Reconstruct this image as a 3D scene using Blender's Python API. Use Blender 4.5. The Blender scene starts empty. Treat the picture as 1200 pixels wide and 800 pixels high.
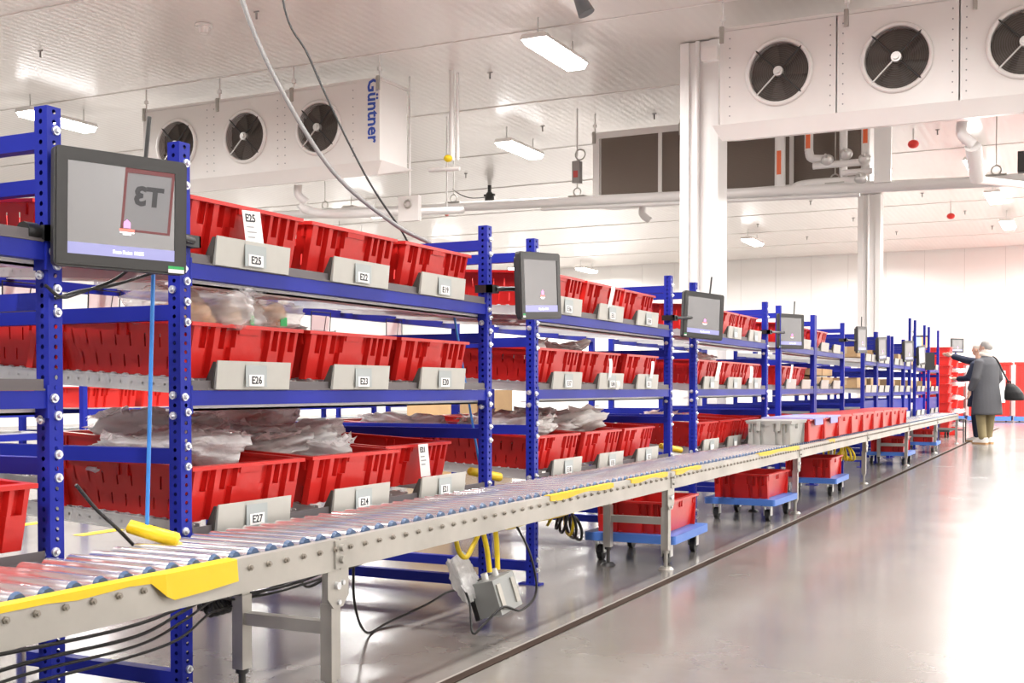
import bpy, math, random
from mathutils import Vector, Matrix, noise
R = random.Random(7)
S = bpy.context.scene
C = S.collection
# ------------------------------------------------------------------ camera
FPX = 1357.0
cd = bpy.data.cameras.new('camera'); cam = bpy.data.objects.new('camera', cd); C.objects.link(cam)
cam.location = (0, 0, .95)
PITCH = math.radians(-1.2)
cam.rotation_euler = (math.pi/2 + PITCH, 0, math.radians(26.3))
cd.sensor_width = 36; cd.lens = FPX/1200*36
cd.shift_y = (55 + FPX*math.tan(-PITCH))/1200
cd.clip_end = 200
S.camera = cam
# ------------------------------------------------------------------ world, exposure, lights
w = bpy.data.worlds.new('world'); S.world = w; w.use_nodes = True
w.node_tree.nodes['Background'].inputs[0].default_value = (.9, .93, 1, 1)
w.node_tree.nodes['Background'].inputs[1].default_value = .4
S.view_settings.view_transform = 'Standard'; S.view_settings.look = 'None'
S.view_settings.exposure = 0.72; S.view_settings.gamma = 1
S.view_settings.use_curve_mapping = False
LAMP_W = 63.0       # watts of each ceiling batten
LAMP_GLOW = 9.0
CEIL = 5.2; FARY = 37.7
XF = -2.37          # picking face of the racks
# ------------------------------------------------------------------ materials
MATS = {}
def mat(name, col, rough=.5, metal=0, spec=.5, bump=0, bscale=60, var=0, vscale=4, emit=0, coat=0, alpha=1, trans=0, ecol=None):
    if name in MATS: return MATS[name]
    m = bpy.data.materials.new(name); m.use_nodes = True; MATS[name] = m
    nt = m.node_tree; b = nt.nodes['Principled BSDF']
    b.inputs['Base Color'].default_value = (*col, 1)
    b.inputs['Roughness'].default_value = rough; b.inputs['Metallic'].default_value = metal
    b.inputs['Specular IOR Level'].default_value = spec
    b.inputs['Coat Weight'].default_value = coat; b.inputs['Alpha'].default_value = alpha
    b.inputs['Transmission Weight'].default_value = trans
    if emit:
        b.inputs['Emission Color'].default_value = (*(ecol or col), 1); b.inputs['Emission Strength'].default_value = emit
    if var or bump:
        tc = nt.nodes.new('ShaderNodeTexCoord')
    if var:
        n = nt.nodes.new('ShaderNodeTexNoise'); n.inputs['Scale'].default_value = vscale; n.inputs['Detail'].default_value = 5
        nt.links.new(tc.outputs['Object'], n.inputs['Vector'])
        r = nt.nodes.new('ShaderNodeValToRGB')
        r.color_ramp.elements[0].position = .3; r.color_ramp.elements[1].position = .72
        r.color_ramp.elements[0].color = (*[c*(1-var) for c in col], 1)
        r.color_ramp.elements[1].color = (*[min(1, c*(1+var*.6)) for c in col], 1)
        nt.links.new(n.outputs['Fac'], r.inputs['Fac']); nt.links.new(r.outputs['Color'], b.inputs['Base Color'])
    if bump:
        n = nt.nodes.new('ShaderNodeTexNoise'); n.inputs['Scale'].default_value = bscale; n.inputs['Detail'].default_value = 4
        nt.links.new(tc.outputs['Object'], n.inputs['Vector'])
        bp = nt.nodes.new('ShaderNodeBump'); bp.inputs['Strength'].default_value = bump; bp.inputs['Distance'].default_value = .01
        nt.links.new(n.outputs['Fac'], bp.inputs['Height']); nt.links.new(bp.outputs['Normal'], b.inputs['Normal'])
    return m
BLUE = mat('blue_paint', (.013, .022, .29), .45, bump=.02, bscale=20, var=.12, vscale=3, spec=.2)
RED = mat('red_plastic', (.60, .017, .013), .34, var=.10, vscale=5, bump=.04, bscale=40)
RED2 = mat('red_plastic_bright', (.66, .026, .020), .36, var=.08, vscale=4)
GREYT = mat('grey_plastic', (.37, .37, .345), .4, var=.06)
STEEL = mat('brushed_steel', (.47, .45, .41), .42, metal=.6, var=.14, vscale=5, bump=.03, bscale=25)
ZINC = mat('zinc_sheet', (.62, .62, .60), .42, metal=.55, var=.10, vscale=9)
PLATE = mat('plate_grey', (.47, .46, .425), .45, metal=.25, var=.05, vscale=8)
CHROME = mat('roller_chrome', (.90, .89, .885), .23, metal=.9)
BOLT = mat('bolt_zinc', (.75, .77, .80), .28, metal=.8)
CAPB = mat('roller_cap_blue', (.035, .075, .16), .4)
NUT = mat('nut_dark', (.30, .27, .23), .45, metal=.5)
CHAN = mat('channel_grey', (.115, .10, .105), .5, metal=.3)
DARK = mat('black_plastic', (.012, .012, .012), .4)
DARKGREY = mat('monitor_black', (.035, .034, .033), .42)
WHITE = mat('white_coated_steel', (.80, .77, .74), .35, var=.03, vscale=2)
WHITEP = mat('white_pipe', (.82, .80, .78), .35)
PAPER = mat('paper', (.82, .81, .80), .7)
INK = mat('ink', (.02, .02, .025), .6)
INKG = mat('ink_grey', (.30, .30, .30), .6)
SLEEVE = mat('label_sleeve', (.33, .36, .36), .45)
YELLOW = mat('yellow_tape', (.74, .49, .006), .45, bump=.15, bscale=18)
YCABLE = mat('yellow_cable', (.80, .58, .01), .4)
BCABLE = mat('black_cable', (.010, .009, .009), .45)
GCABLE = mat('grey_conduit', (.19, .19, .185), .5)
LBLUE = mat('light_blue_rod', (.04, .22, .62), .4)
DOLLY = mat('dolly_blue', (.075, .20, .62), .45, var=.06)
RUBBER = mat('rubber', (.015, .015, .016), .6)
CARD = mat('cardboard', (.52, .34, .17), .8, var=.08, vscale=6)
COIL = mat('coil_fins', (.21, .165, .135), .7)
FANB = mat('fan_dark', (.11, .092, .078), .5)
ALU = mat('aluminium', (.72, .71, .69), .35, metal=.7)
LOGOB = mat('logo_blue', (.03, .08, .42), .4)
ORANGE = mat('orange_label', (.85, .16, .05), .5)
PLUM = mat('lilac_sheet', (.35, .36, .72), .45)
SKIN = mat('skin', (.62, .36, .26), .5)
GCOAT = mat('grey_cloth', (.078, .078, .086), .85, bump=.25, bscale=25)
NAVY = mat('navy_cloth', (.010, .015, .036), .85, bump=.25, bscale=25)
KHAKI = mat('olive_cloth', (.27, .22, .115), .85, bump=.25, bscale=25)
SHOE = mat('white_shoe', (.78, .74, .68), .6)
SOLE = mat('tan_sole', (.48, .26, .10), .6)
HAIR = mat('grey_hair', (.33, .31, .29), .8, bump=.4, bscale=120)
SCARF = mat('pale_scarf', (.74, .66, .58), .8, bump=.3, bscale=30)
BAGC = mat('black_bag_cloth', (.014, .013, .013), .7, bump=.2, bscale=40)
POTATO = mat('potato', (.62, .36, .17), .6, var=.25, vscale=14, bump=.1)
GREEN = mat('green_print', (.03, .38, .10), .5)
TAPEF = mat('floor_yellow', (.85, .62, .02), .5, var=.1)
STRIP = mat('floor_strip_dark', (.050, .036, .030), 1, var=.2, spec=0)
SEALM = mat('floor_strip_edge', (.24, .22, .20), 1, spec=0)
SEAMM = mat('seam', (.55, .52, .49), .5)

def film(name, col, tr, rough, bs=9):
    m = bpy.data.materials.new(name); m.use_nodes = True; MATS[name] = m
    nt = m.node_tree; b = nt.nodes['Principled BSDF']; out = nt.nodes['Material Output']
    b.inputs['Base Color'].default_value = (*col, 1); b.inputs['Roughness'].default_value = rough
    b.inputs['Specular IOR Level'].default_value = 1.0
    b.inputs['Coat Weight'].default_value = .6; b.inputs['Coat Roughness'].default_value = .05
    tc = nt.nodes.new('ShaderNodeTexCoord'); v = nt.nodes.new('ShaderNodeTexVoronoi'); v.feature = 'DISTANCE_TO_EDGE'
    v.inputs['Scale'].default_value = bs
    nz = nt.nodes.new('ShaderNodeTexNoise'); nz.inputs['Scale'].default_value = bs*1.5; nz.inputs['Detail'].default_value = 6
    nz.inputs['Distortion'].default_value = 1.2
    nt.links.new(tc.outputs['Object'], v.inputs['Vector']); nt.links.new(tc.outputs['Object'], nz.inputs['Vector'])
    ad = nt.nodes.new('ShaderNodeMath'); ad.operation = 'ADD'
    nt.links.new(v.outputs['Distance'], ad.inputs[0]); nt.links.new(nz.outputs['Fac'], ad.inputs[1])
    bp = nt.nodes.new('ShaderNodeBump'); bp.inputs['Strength'].default_value = .55; bp.inputs['Distance'].default_value = .035
    nt.links.new(ad.outputs[0], bp.inputs['Height']); nt.links.new(bp.outputs['Normal'], b.inputs['Normal'])
    tl = nt.nodes.new('ShaderNodeBsdfTranslucent'); tl.inputs['Color'].default_value = (*[min(1, c*1.15) for c in col], 1)
    m0 = nt.nodes.new('ShaderNodeMixShader'); m0.inputs[0].default_value = .45
    nt.links.new(b.outputs[0], m0.inputs[1]); nt.links.new(tl.outputs[0], m0.inputs[2])
    t = nt.nodes.new('ShaderNodeBsdfTransparent'); mx = nt.nodes.new('ShaderNodeMixShader'); mx.inputs[0].default_value = 1-tr
    nt.links.new(t.outputs[0], mx.inputs[1]); nt.links.new(m0.outputs[0], mx.inputs[2]); nt.links.new(mx.outputs[0], out.inputs[0])
    return m
BAGM = film('clear_bag', (.93, .92, .91), .10, .12, 8)
BAGW = film('white_bag', (.92, .89, .86), .02, .24, 6)
FILM = film('thin_clear_film', (.88, .87, .86), .66, .06, 7)

def floor_mat():
    m = bpy.data.materials.new('polished_concrete'); m.use_nodes = True
    nt = m.node_tree; b = nt.nodes['Principled BSDF']
    tc = nt.nodes.new('ShaderNodeTexCoord')
    n1 = nt.nodes.new('ShaderNodeTexNoise'); n1.inputs['Scale'].default_value = .8; n1.inputs['Detail'].default_value = 8; n1.inputs['Roughness'].default_value = .65
    nt.links.new(tc.outputs['Object'], n1.inputs['Vector'])
    r = nt.nodes.new('ShaderNodeValToRGB'); e = r.color_ramp.elements
    e[0].position = .3; e[0].color = (.135, .123, .111, 1); e[1].position = .7; e[1].color = (.20, .185, .170, 1)
    nt.links.new(n1.outputs['Fac'], r.inputs['Fac'])
    n3 = nt.nodes.new('ShaderNodeTexNoise'); n3.inputs['Scale'].default_value = 7; n3.inputs['Detail'].default_value = 10; n3.inputs['Roughness'].default_value = .75
    nt.links.new(tc.outputs['Object'], n3.inputs['Vector'])
    r3 = nt.nodes.new('ShaderNodeValToRGB'); e = r3.color_ramp.elements
    e[0].position = .30; e[0].color = (.55, .52, .5, 1); e[1].position = .42; e[1].color = (1, 1, 1, 1)
    nt.links.new(n3.outputs['Fac'], r3.inputs['Fac'])
    mx = nt.nodes.new('ShaderNodeMix'); mx.data_type = 'RGBA'; mx.blend_type = 'MULTIPLY'; mx.inputs[0].default_value = .55
    nt.links.new(r.outputs['Color'], mx.inputs[6]); nt.links.new(r3.outputs['Color'], mx.inputs[7])
    nt.links.new(mx.outputs[2], b.inputs['Base Color'])
    n2 = nt.nodes.new('ShaderNodeTexNoise'); n2.inputs['Scale'].default_value = 2.3; n2.inputs['Detail'].default_value = 5
    nt.links.new(tc.outputs['Object'], n2.inputs['Vector'])
    mr = nt.nodes.new('ShaderNodeMapRange'); mr.inputs['To Min'].default_value = .17; mr.inputs['To Max'].default_value = .32
    nt.links.new(n2.outputs['Fac'], mr.inputs['Value']); nt.links.new(mr.outputs['Result'], b.inputs['Roughness'])
    b.inputs['Specular IOR Level'].default_value = .55
    b.inputs['Coat Weight'].default_value = .22; b.inputs['Coat Roughness'].default_value = .12
    return m
def ceil_mat():
    m = bpy.data.materials.new('ribbed_white_panel'); m.use_nodes = True
    nt = m.node_tree; b = nt.nodes['Principled BSDF']
    b.inputs['Base Color'].default_value = (.86, .825, .785, 1); b.inputs['Roughness'].default_value = .24
    b.inputs['Specular IOR Level'].default_value = .6
    tc = nt.nodes.new('ShaderNodeTexCoord'); wv = nt.nodes.new('ShaderNodeTexWave'); wv.wave_type = 'BANDS'; wv.bands_direction = 'X'
    wv.inputs['Scale'].default_value = 2.6
    nt.links.new(tc.outputs['Object'], wv.inputs['Vector'])
    bp = nt.nodes.new('ShaderNodeBump'); bp.inputs['Strength'].default_value = .16; bp.inputs['Distance'].default_value = .010
    nt.links.new(wv.outputs['Fac'], bp.inputs['Height']); nt.links.new(bp.outputs['Normal'], b.inputs['Normal'])
    return m
def screen_mat(name, refl, glow, col):
    m = bpy.data.materials.new(name); m.use_nodes = True; MATS[name] = m
    nt = m.node_tree; b = nt.nodes['Principled BSDF']; out = nt.nodes['Material Output']
    b.inputs['Base Color'].default_value = (.03, .03, .032, 1); b.inputs['Roughness'].default_value = .3
    b.inputs['Emission Color'].default_value = (*col, 1); b.inputs['Emission Strength'].default_value = glow
    g = nt.nodes.new('ShaderNodeBsdfGlossy'); g.inputs['Roughness'].default_value = .003; g.inputs['Color'].default_value = (.95, .95, .97, 1)
    mx = nt.nodes.new('ShaderNodeMixShader'); mx.inputs[0].default_value = refl
    nt.links.new(b.outputs[0], mx.inputs[1]); nt.links.new(g.outputs[0], mx.inputs[2]); nt.links.new(mx.outputs[0], out.inputs[0])
    return m
FLOORM = floor_mat(); CEILM = ceil_mat()
SCREEN = screen_mat('screen_glass', .19, .012, (.9, .92, 1))
SCREENW = screen_mat('screen_glass_bright', .30, .35, (.85, .9, .95))
SBAR = mat('screen_bar', (.2, .2, .35), .3, emit=.30, ecol=(.45, .45, .85))
SPINK = mat('screen_pink', (.5, .1, .4), .3, emit=.8, ecol=(1, .35, .85))
SRED = mat('screen_red', (.5, .05, .04), .3, emit=.8, ecol=(1, .22, .16))
SWHT = mat('screen_white', (.8, .8, .8), .3, emit=.9, ecol=(.9, .92, 1))
SORG = mat('screen_orange', (.8, .3, .1), .3, emit=.9, ecol=(1, .40, .14))
SBLU = mat('screen_blue', (.2, .3, .8), .3, emit=.9, ecol=(.35, .45, 1))
LAMPM = mat('lamp_diffuser', (1, 1, 1), .5, emit=LAMP_GLOW, ecol=(1, .985, .97))

# ------------------------------------------------------------------ mesh helpers
class MB:
    def __init__(s): s.v = []; s.f = []; s.sm = []
    def add(s, vs, fs, smooth=False):
        o = len(s.v); s.v += [tuple(p) for p in vs]
        s.f += [tuple(i+o for i in f) for f in fs]; s.sm += [smooth]*len(fs)
        return s
    def hexa(s, p):   # 4 bottom ccw, 4 top ccw
        return s.add(p, [(0,3,2,1),(4,5,6,7),(0,1,5,4),(1,2,6,5),(2,3,7,6),(3,0,4,7)])
    def box(s, cx, cy, cz, sx, sy, sz):
        x, y, z = sx/2, sy/2, sz/2
        return s.hexa([(cx-x,cy-y,cz-z),(cx+x,cy-y,cz-z),(cx+x,cy+y,cz-z),(cx-x,cy+y,cz-z),(cx-x,cy-y,cz+z),(cx+x,cy-y,cz+z),(cx+x,cy+y,cz+z),(cx-x,cy+y,cz+z)])
    def b2(s, x0, x1, y0, y1, z0, z1):
        return s.box((x0+x1)/2, (y0+y1)/2, (z0+z1)/2, x1-x0, y1-y0, z1-z0)
    def rod(s, p0, p1, r, n=10, r1=None, caps=True, smooth=True):
        p0 = Vector(p0); p1 = Vector(p1); d = (p1-p0).normalized()
        a = d.orthogonal().normalized(); b = d.cross(a); r1 = r if r1 is None else r1
        vs = []
        for p, rr in ((p0, r), (p1, r1)):
            vs += [p + (a*math.cos(t)+b*math.sin(t))*rr for t in [2*math.pi*i/n for i in range(n)]]
        s.add(vs, [(i, (i+1) % n, n+(i+1) % n, n+i) for i in range(n)], smooth)
        if caps: s.add(vs, [tuple(range(n-1, -1, -1)), tuple(range(n, 2*n))])
        return s
    def tube(s, pts, r, n=8, caps=True):
        pts = [Vector(p) for p in pts]; m = len(pts)
        rs = r if isinstance(r, (list, tuple)) else [r]*m
        t0 = (pts[1]-pts[0]).normalized(); a = t0.orthogonal().normalized(); vs = []
        for i, p in enumerate(pts):
            t = (pts[min(i+1, m-1)]-pts[max(i-1, 0)]).normalized()
            a = (a - t*a.dot(t)).normalized(); b = t.cross(a)
            vs += [p+(a*math.cos(q)+b*math.sin(q))*rs[i] for q in [2*math.pi*k/n for k in range(n)]]
        s.add(vs, [(i*n+k, i*n+(k+1) % n, (i+1)*n+(k+1) % n, (i+1)*n+k) for i in range(m-1) for k in range(n)], True)
        if caps: s.add(vs, [tuple(range(n-1, -1, -1)), tuple(range((m-1)*n, m*n))])
        return s
    def torus(s, c, axis, R_, r, n=32, k=8):
        c = Vector(c); ax = Vector(axis).normalized(); a = ax.orthogonal().normalized(); b = ax.cross(a)
        vs = []
        for i in range(n):
            t = 2*math.pi*i/n; d = a*math.cos(t)+b*math.sin(t)
            for j in range(k):
                q = 2*math.pi*j/k; vs.append(c+d*(R_+r*math.cos(q))+ax*r*math.sin(q))
        return s.add(vs, [(i*k+j, ((i+1) % n)*k+j, ((i+1) % n)*k+(j+1) % k, i*k+(j+1) % k) for i in range(n) for j in range(k)], True)
    def rings(s, rings, caps=True, smooth=True):
        n = len(rings[0]); vs = [p for r in rings for p in r]; m = len(rings)
        s.add(vs, [(i*n+k, i*n+(k+1) % n, (i+1)*n+(k+1) % n, (i+1)*n+k) for i in range(m-1) for k in range(n)], smooth)
        if caps: s.add(vs, [tuple(range(n-1, -1, -1)), tuple(range((m-1)*n, m*n))])
        return s
    def ell(s, c, rx, ry, rz, n=14, m=8):
        rr = []
        for i in range(m+1):
            ph = -math.pi/2+math.pi*(i+.02)/(m+.04)
            rr.append([(c[0]+rx*math.cos(ph)*math.cos(2*math.pi*k/n), c[1]+ry*math.cos(ph)*math.sin(2*math.pi*k/n), c[2]+rz*math.sin(ph)) for k in range(n)])
        return s.rings(rr)
    def prism(s, poly, axis, a0, a1):   # poly in the two other axes (order xy->z, xz->y, yz->x)
        n = len(poly)
        def P(p, t):
            return (t, p[0], p[1]) if axis == 'x' else (p[0], t, p[1]) if axis == 'y' else (p[0], p[1], t)
        vs = [P(p, a0) for p in poly]+[P(p, a1) for p in poly]
        return s.add(vs, [tuple(range(n-1, -1, -1)), tuple(range(n, 2*n))]+[(i, (i+1) % n, n+(i+1) % n, n+i) for i in range(n)])
    def mesh(s, name, m):
        me = bpy.data.meshes.new(name); me.from_pydata(s.v, [], s.f); me.materials.append(m)
        me.polygons.foreach_set('use_smooth', s.sm); me.update(); return me
def rrect(w_, h_, r, n=4):
    out = []
    for cx, cy, a0 in ((w_/2-r, h_/2-r, 0), (-w_/2+r, h_/2-r, 90), (-w_/2+r, -h_/2+r, 180), (w_/2-r, -h_/2+r, 270)):
        for i in range(n+1):
            a = math.radians(a0+90*i/n); out.append((cx+r*math.cos(a), cy+r*math.sin(a)))
    return out
def link(name, me, parent=None, loc=(0,0,0), rot=(0,0,0), sc=None):
    o = bpy.data.objects.new(name, me); C.objects.link(o); o.parent = parent
    o.location = loc; o.rotation_euler = rot
    if sc: o.scale = sc
    return o
def part(name, mb, m, parent=None, loc=(0,0,0), rot=(0,0,0)):
    return link(name, mb.mesh(name, m), parent, loc, rot)
def tag(o, label=None, cat=None, group=None, kind=None):
    if label: o['label'] = label
    if cat: o['category'] = cat
    if group: o['group'] = group
    if kind: o['kind'] = kind
    return o
def thing(name, label, cat, loc=(0,0,0), rot=(0,0,0), group=None):
    o = bpy.data.objects.new(name, None); C.objects.link(o); o.location = loc; o.rotation_euler = rot
    o.empty_display_size = .1
    return tag(o, label, cat, group)
def copy_tree(o, parent=None):
    c = o.copy(); C.objects.link(c); c.parent = parent
    for ch in list(o.children): copy_tree(ch, c)
    return c
def spline(pts, n=8):
    pts = [Vector(p) for p in pts]; q = [pts[0]*2-pts[1]]+pts+[pts[-1]*2-pts[-2]]; out = []
    for i in range(1, len(q)-2):
        for k in range(n):
            t = k/n; a, b, c, d = q[i-1], q[i], q[i+1], q[i+2]
            out.append(.5*((2*b)+(c-a)*t+(2*a-5*b+4*c-d)*t*t+(3*b-a-3*c+d)*t**3))
    out.append(pts[-1]); return out
TXT = {}
def text_mesh(s, size, m, bold=.0):
    key = (s, size, m.name, bold)
    if key in TXT: return TXT[key]
    cu = bpy.data.curves.new('lettering', 'FONT'); cu.body = s; cu.size = size; cu.align_x = 'CENTER'; cu.align_y = 'CENTER'
    cu.extrude = .0004; cu.offset = bold; cu.resolution_u = 2
    o = bpy.data.objects.new('lettering', cu); C.objects.link(o)
    dg = bpy.context.evaluated_depsgraph_get(); me = bpy.data.meshes.new_from_object(o.evaluated_get(dg))
    bpy.data.objects.remove(o); me.materials.clear(); me.materials.append(m); TXT[key] = me
    return me
def face_px(o):   # text lies in its local XY plane; turn it to stand and face +X
    o.rotation_euler = (math.pi/2, 0, math.pi/2)
def XYof(px, d):  # helper for laying out from a measured depth
    return None
TILT = .056
# ------------------------------------------------------------------ the room
RX0, RX1, RY0 = -24.0, 8.5, -7.0
def struct(name, mb, m, parent=None):
    o = part(name, mb, m, parent)
    if parent is None: o['kind'] = 'structure'
    return o
fl = struct('floor', MB().b2(RX0, RX1, RY0, FARY, -.1, 0), FLOORM)
ce = struct('ceiling', MB().b2(RX0, RX1, RY0, FARY, CEIL+.012, CEIL+.1), SEAMM)
sp = 3.14; y = 12.5-7*sp
while y < FARY:
    a, b = max(y, RY0), min(y+sp, FARY)
    if b-a > .1: part('ceiling_panel', MB().b2(RX0, RX1, a+.006, b-.012, CEIL-.004, CEIL+.012), CEILM, ce)
    y += sp
y = 12.5-5*sp
seam = None
while y < FARY:
    part('joint_trim', MB().b2(RX0, RX1, y-.022, y+.012, CEIL-.014, CEIL-.004), WHITE, ce); y += sp
WALLM = mat('white_wall_panel', (.90, .875, .85), .4, var=.02, vscale=1)
wf = struct('wall_far', MB().b2(RX0, RX1, FARY+.012, FARY+.15, 0, CEIL), SEAMM)
x = RX0
while x < RX1-.01:
    part('wall_panel', MB().b2(x+.004, min(x+1.15, RX1)-.004, FARY, FARY+.012, 0, CEIL), WALLM, wf); x += 1.15
struct('wall_left', MB().b2(RX0-.1, RX0, RY0, FARY, 0, CEIL), WALLM)
struct('wall_right', MB().b2(RX1, RX1+.1, RY0, FARY, 0, CEIL), WALLM)
struct('wall_back', MB().b2(RX0, RX1, RY0-.1, RY0, 0, CEIL), WALLM)
struct('baseboard_far', MB().b2(RX0, RX1, FARY-.03, FARY, 0, .12), mat('kerb_white', (.7, .68, .66), .5))
t1 = struct('trim_1', MB().b2(-1.850, -1.812, .3, 30, 0, .004), STRIP)
part('strip_edge', MB().b2(-1.860, -1.850, .3, 30, 0, .005), SEALM, t1)
# yellow floor markings in the loading aisle
for i, (xx, y0, y1) in enumerate([(-6.62, 5.2, 6.3), (-5.82, 5.45, 6.35), (-6.62, 7.2, 8.6), (-5.82, 7.6, 9.0)]):
    tag(part('floor_marking', MB().b2(xx-.045, xx+.045, y0, y1, 0.0005, .003), TAPEF),
        ['yellow painted floor line at the far left behind the first post', 'yellow painted floor line between the two nearest posts',
         'yellow floor line deeper in the loading aisle, left one', 'yellow floor line deeper in the loading aisle, right one'][i], 'floor marking')

# columns
def column(x, y, label):
    t = thing('column', label, 'column', (x, y, 0))
    part('web', MB().b2(-.16, .16, -.17, .17, 0, CEIL-.02), WHITEP, t)
    part('flange', MB().b2(-.24, -.13, -.20, .20, 0, CEIL-.02), WHITEP, t)
    part('flange', MB().b2(.13, .24, -.20, .20, 0, CEIL-.02), WHITEP, t)
    part('conduit', MB().rod((-.02, -.20, .02), (-.02, -.20, CEIL-.02), .028, 10), WHITEP, t)
    part('base_plate', MB().b2(-.26, .26, -.22, .22, 0, .02), ZINC, t)
column(-4.25, 13.95, 'tall white steel column standing left of the large fan cooler')
column(-4.25, 26.4, 'white steel column further back, right of the small ceiling light')

# ------------------------------------------------------------------ ceiling lights
def lamp_proto():
    t = thing('ceiling_light', 'x', 'ceiling light')
    part('housing', MB().prism([(-.17, .0), (.17, .0), (.14, .055), (-.14, .055)], 'y', -.63, .63), WHITE, t)
    part('diffuser', MB().prism([(-.155, -.002), (-.11, -.065), (.11, -.065), (.155, -.002)], 'y', -.61, .61), LAMPM, t)
    for yy in (-.5, .5):
        part('hanger', MB().rod((0, yy, .05), (0, yy, .27), .008, 6), ZINC, t)
    return t
lamps = {(-5.65, 12.6): 'bright ceiling light hanging between the two fan coolers', (-8.45, 17.4): 'bright ceiling light left of the dark coil face',
  (-13.7, 12.5): 'ceiling light at the far left, behind the first blue post', (-8.1, 31.1): 'small far ceiling light between the two columns',
  (-1.78, 22.3): 'ceiling light at right, largest of the three under the right cooler', (-1.72, 26.1): 'ceiling light at right, middle of the three receding ones',
  (-1.7, 30.6): 'ceiling light at right, smallest and lowest of the three receding ones'}
for k, v in {(-14.6, 22.0): 'far ceiling light glimpsed behind the grey conduit'}.items(): lamps[k] = v
for k in [(-1.8, 4.0), (-1.8, 8.4), (-1.8, -.5), (-5.6, 3.8), (-5.6, 8.2), (-5.6, -1), (-9.7, 4), (-9.7, 7), (-13.7, 4), (-13.7, 8.2), (-18, 6), (-18, 11), (-20, 19), (-20, 25),
          (3.2, 0), (3.2, 5), (3.2, 10), (3.2, 15), (3.2, 20), (3.2, 25), (3.2, 30), (3.2, 35), (6.6, 2), (6.6, 9), (6.6, 16), (6.6, 23), (-20, 30), (-20, 35), (-17, 25), (-17, 30), (-17, 35), (-15, 36), (.4, 19), (.4, 22.5), (.4, 26), (.4, 29.5), (.4, 33), (6.6, 28), (6.6, 34), (-10.2, 33.6), (-5.66, 35), (3.2, 27.5), (3.2, 32.5), (.4, 36)]:  # unseen lamps; the later ones are added to brighten the far wall
    lamps[k] = 'unseen white batten ceiling light, of a set partly added to brighten the far end'
lp = lamp_proto(); first = True
for (x, y), lab in lamps.items():
    o = lp if first else copy_tree(lp); first = False
    o.location = (x, y, CEIL-.27); o['label'] = lab; o['group'] = 'ceiling lights'
    ld = bpy.data.lights.new('lamp_light', 'AREA'); ld.shape = 'RECTANGLE'; ld.size = .3; ld.size_y = 1.2; ld.energy = LAMP_W
    ld.color = (1, .975, .95); ld.spread = math.radians(175)
    lo = bpy.data.objects.new('lamp_light', ld); C.objects.link(lo); lo.parent = o; lo.location = (0, 0, -.075)

# ------------------------------------------------------------------ evaporator coolers
def plate_with_hole(w_, h_, r, n=32, t=.02):
    mb = MB(); out = []; inn = []
    for i in range(n):
        a = 2*math.pi*i/n; c, s_ = math.cos(a), math.sin(a)
        k = min(w_/2/abs(c) if abs(c) > 1e-6 else 1e9, h_/2/abs(s_) if abs(s_) > 1e-6 else 1e9)
        out.append((c*k, s_*k)); inn.append((c*r, s_*r))
    # snap corners
    for cx, cy in ((1, 1), (1, -1), (-1, 1), (-1, -1)):
        j = min(range(n), key=lambda i: (out[i][0]-cx*w_/2)**2+(out[i][1]-cy*h_/2)**2); out[j] = (cx*w_/2, cy*h_/2)
    vs = [(p[0], -t, p[1]) for p in out]+[(p[0], -t, p[1]) for p in inn]+[(p[0], .10, p[1]) for p in inn]
    mb.add(vs, [(i, (i+1) % n, n+(i+1) % n, n+i) for i in range(n)]+[(n+i, n+(i+1) % n, 2*n+(i+1) % n, 2*n+i) for i in range(n)])
    return mb
FANR = .325
m_panel = plate_with_hole(1.196, 1.02, FANR).mesh('front_panel', WHITE)
m_ring = MB().torus((0, -.035, 0), (0, 1, 0), FANR+.015, .025, 40, 8).mesh('fan_ring', WHITE)
bl = MB()
bl.rod((0, .09, 0), (0, .10, 0), FANR+.002, 32)
for k in range(7):
    a = 2*math.pi*k/7
    pts = []
    for r_, tw in ((.06, .0), (.18, .12), (.315, .2)):
        for da, yy in ((-.30, .03), (.28, .075)):
            ang = a+da*(1 if r_ > .1 else .8)+tw
            pts.append((r_*math.cos(ang), yy, r_*math.sin(ang)))
    bl.add(pts, [(0, 1, 3, 2), (2, 3, 5, 4)], True)
m_blades = bl.mesh('fan_blades', FANB)
g = MB()
for k in range(13): g.torus((0, -.045, 0), (0, 1, 0), .055+k*.0225, .0028, 28, 4)
m_guard = g.mesh('fan_guard', mat('guard_wire', (.15, .13, .115), .45))
m_hub = MB().rod((0, -.075, 0), (0, -.03, 0), .052, 14, .058).rod((0, -.1, 0), (0, -.07, 0), .03, 12).mesh('fan_hub', ALU)
sp_ = []
for k in range(4):
    a = math.radians(45+90*k); sp_.append(MB().rod((.04*math.cos(a), -.055, .04*math.sin(a)), (.345*math.cos(a), -.052, .345*math.sin(a)), .010, 6).mesh('guard_spoke', DARKGREY if k != 2 else ALU))
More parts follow.
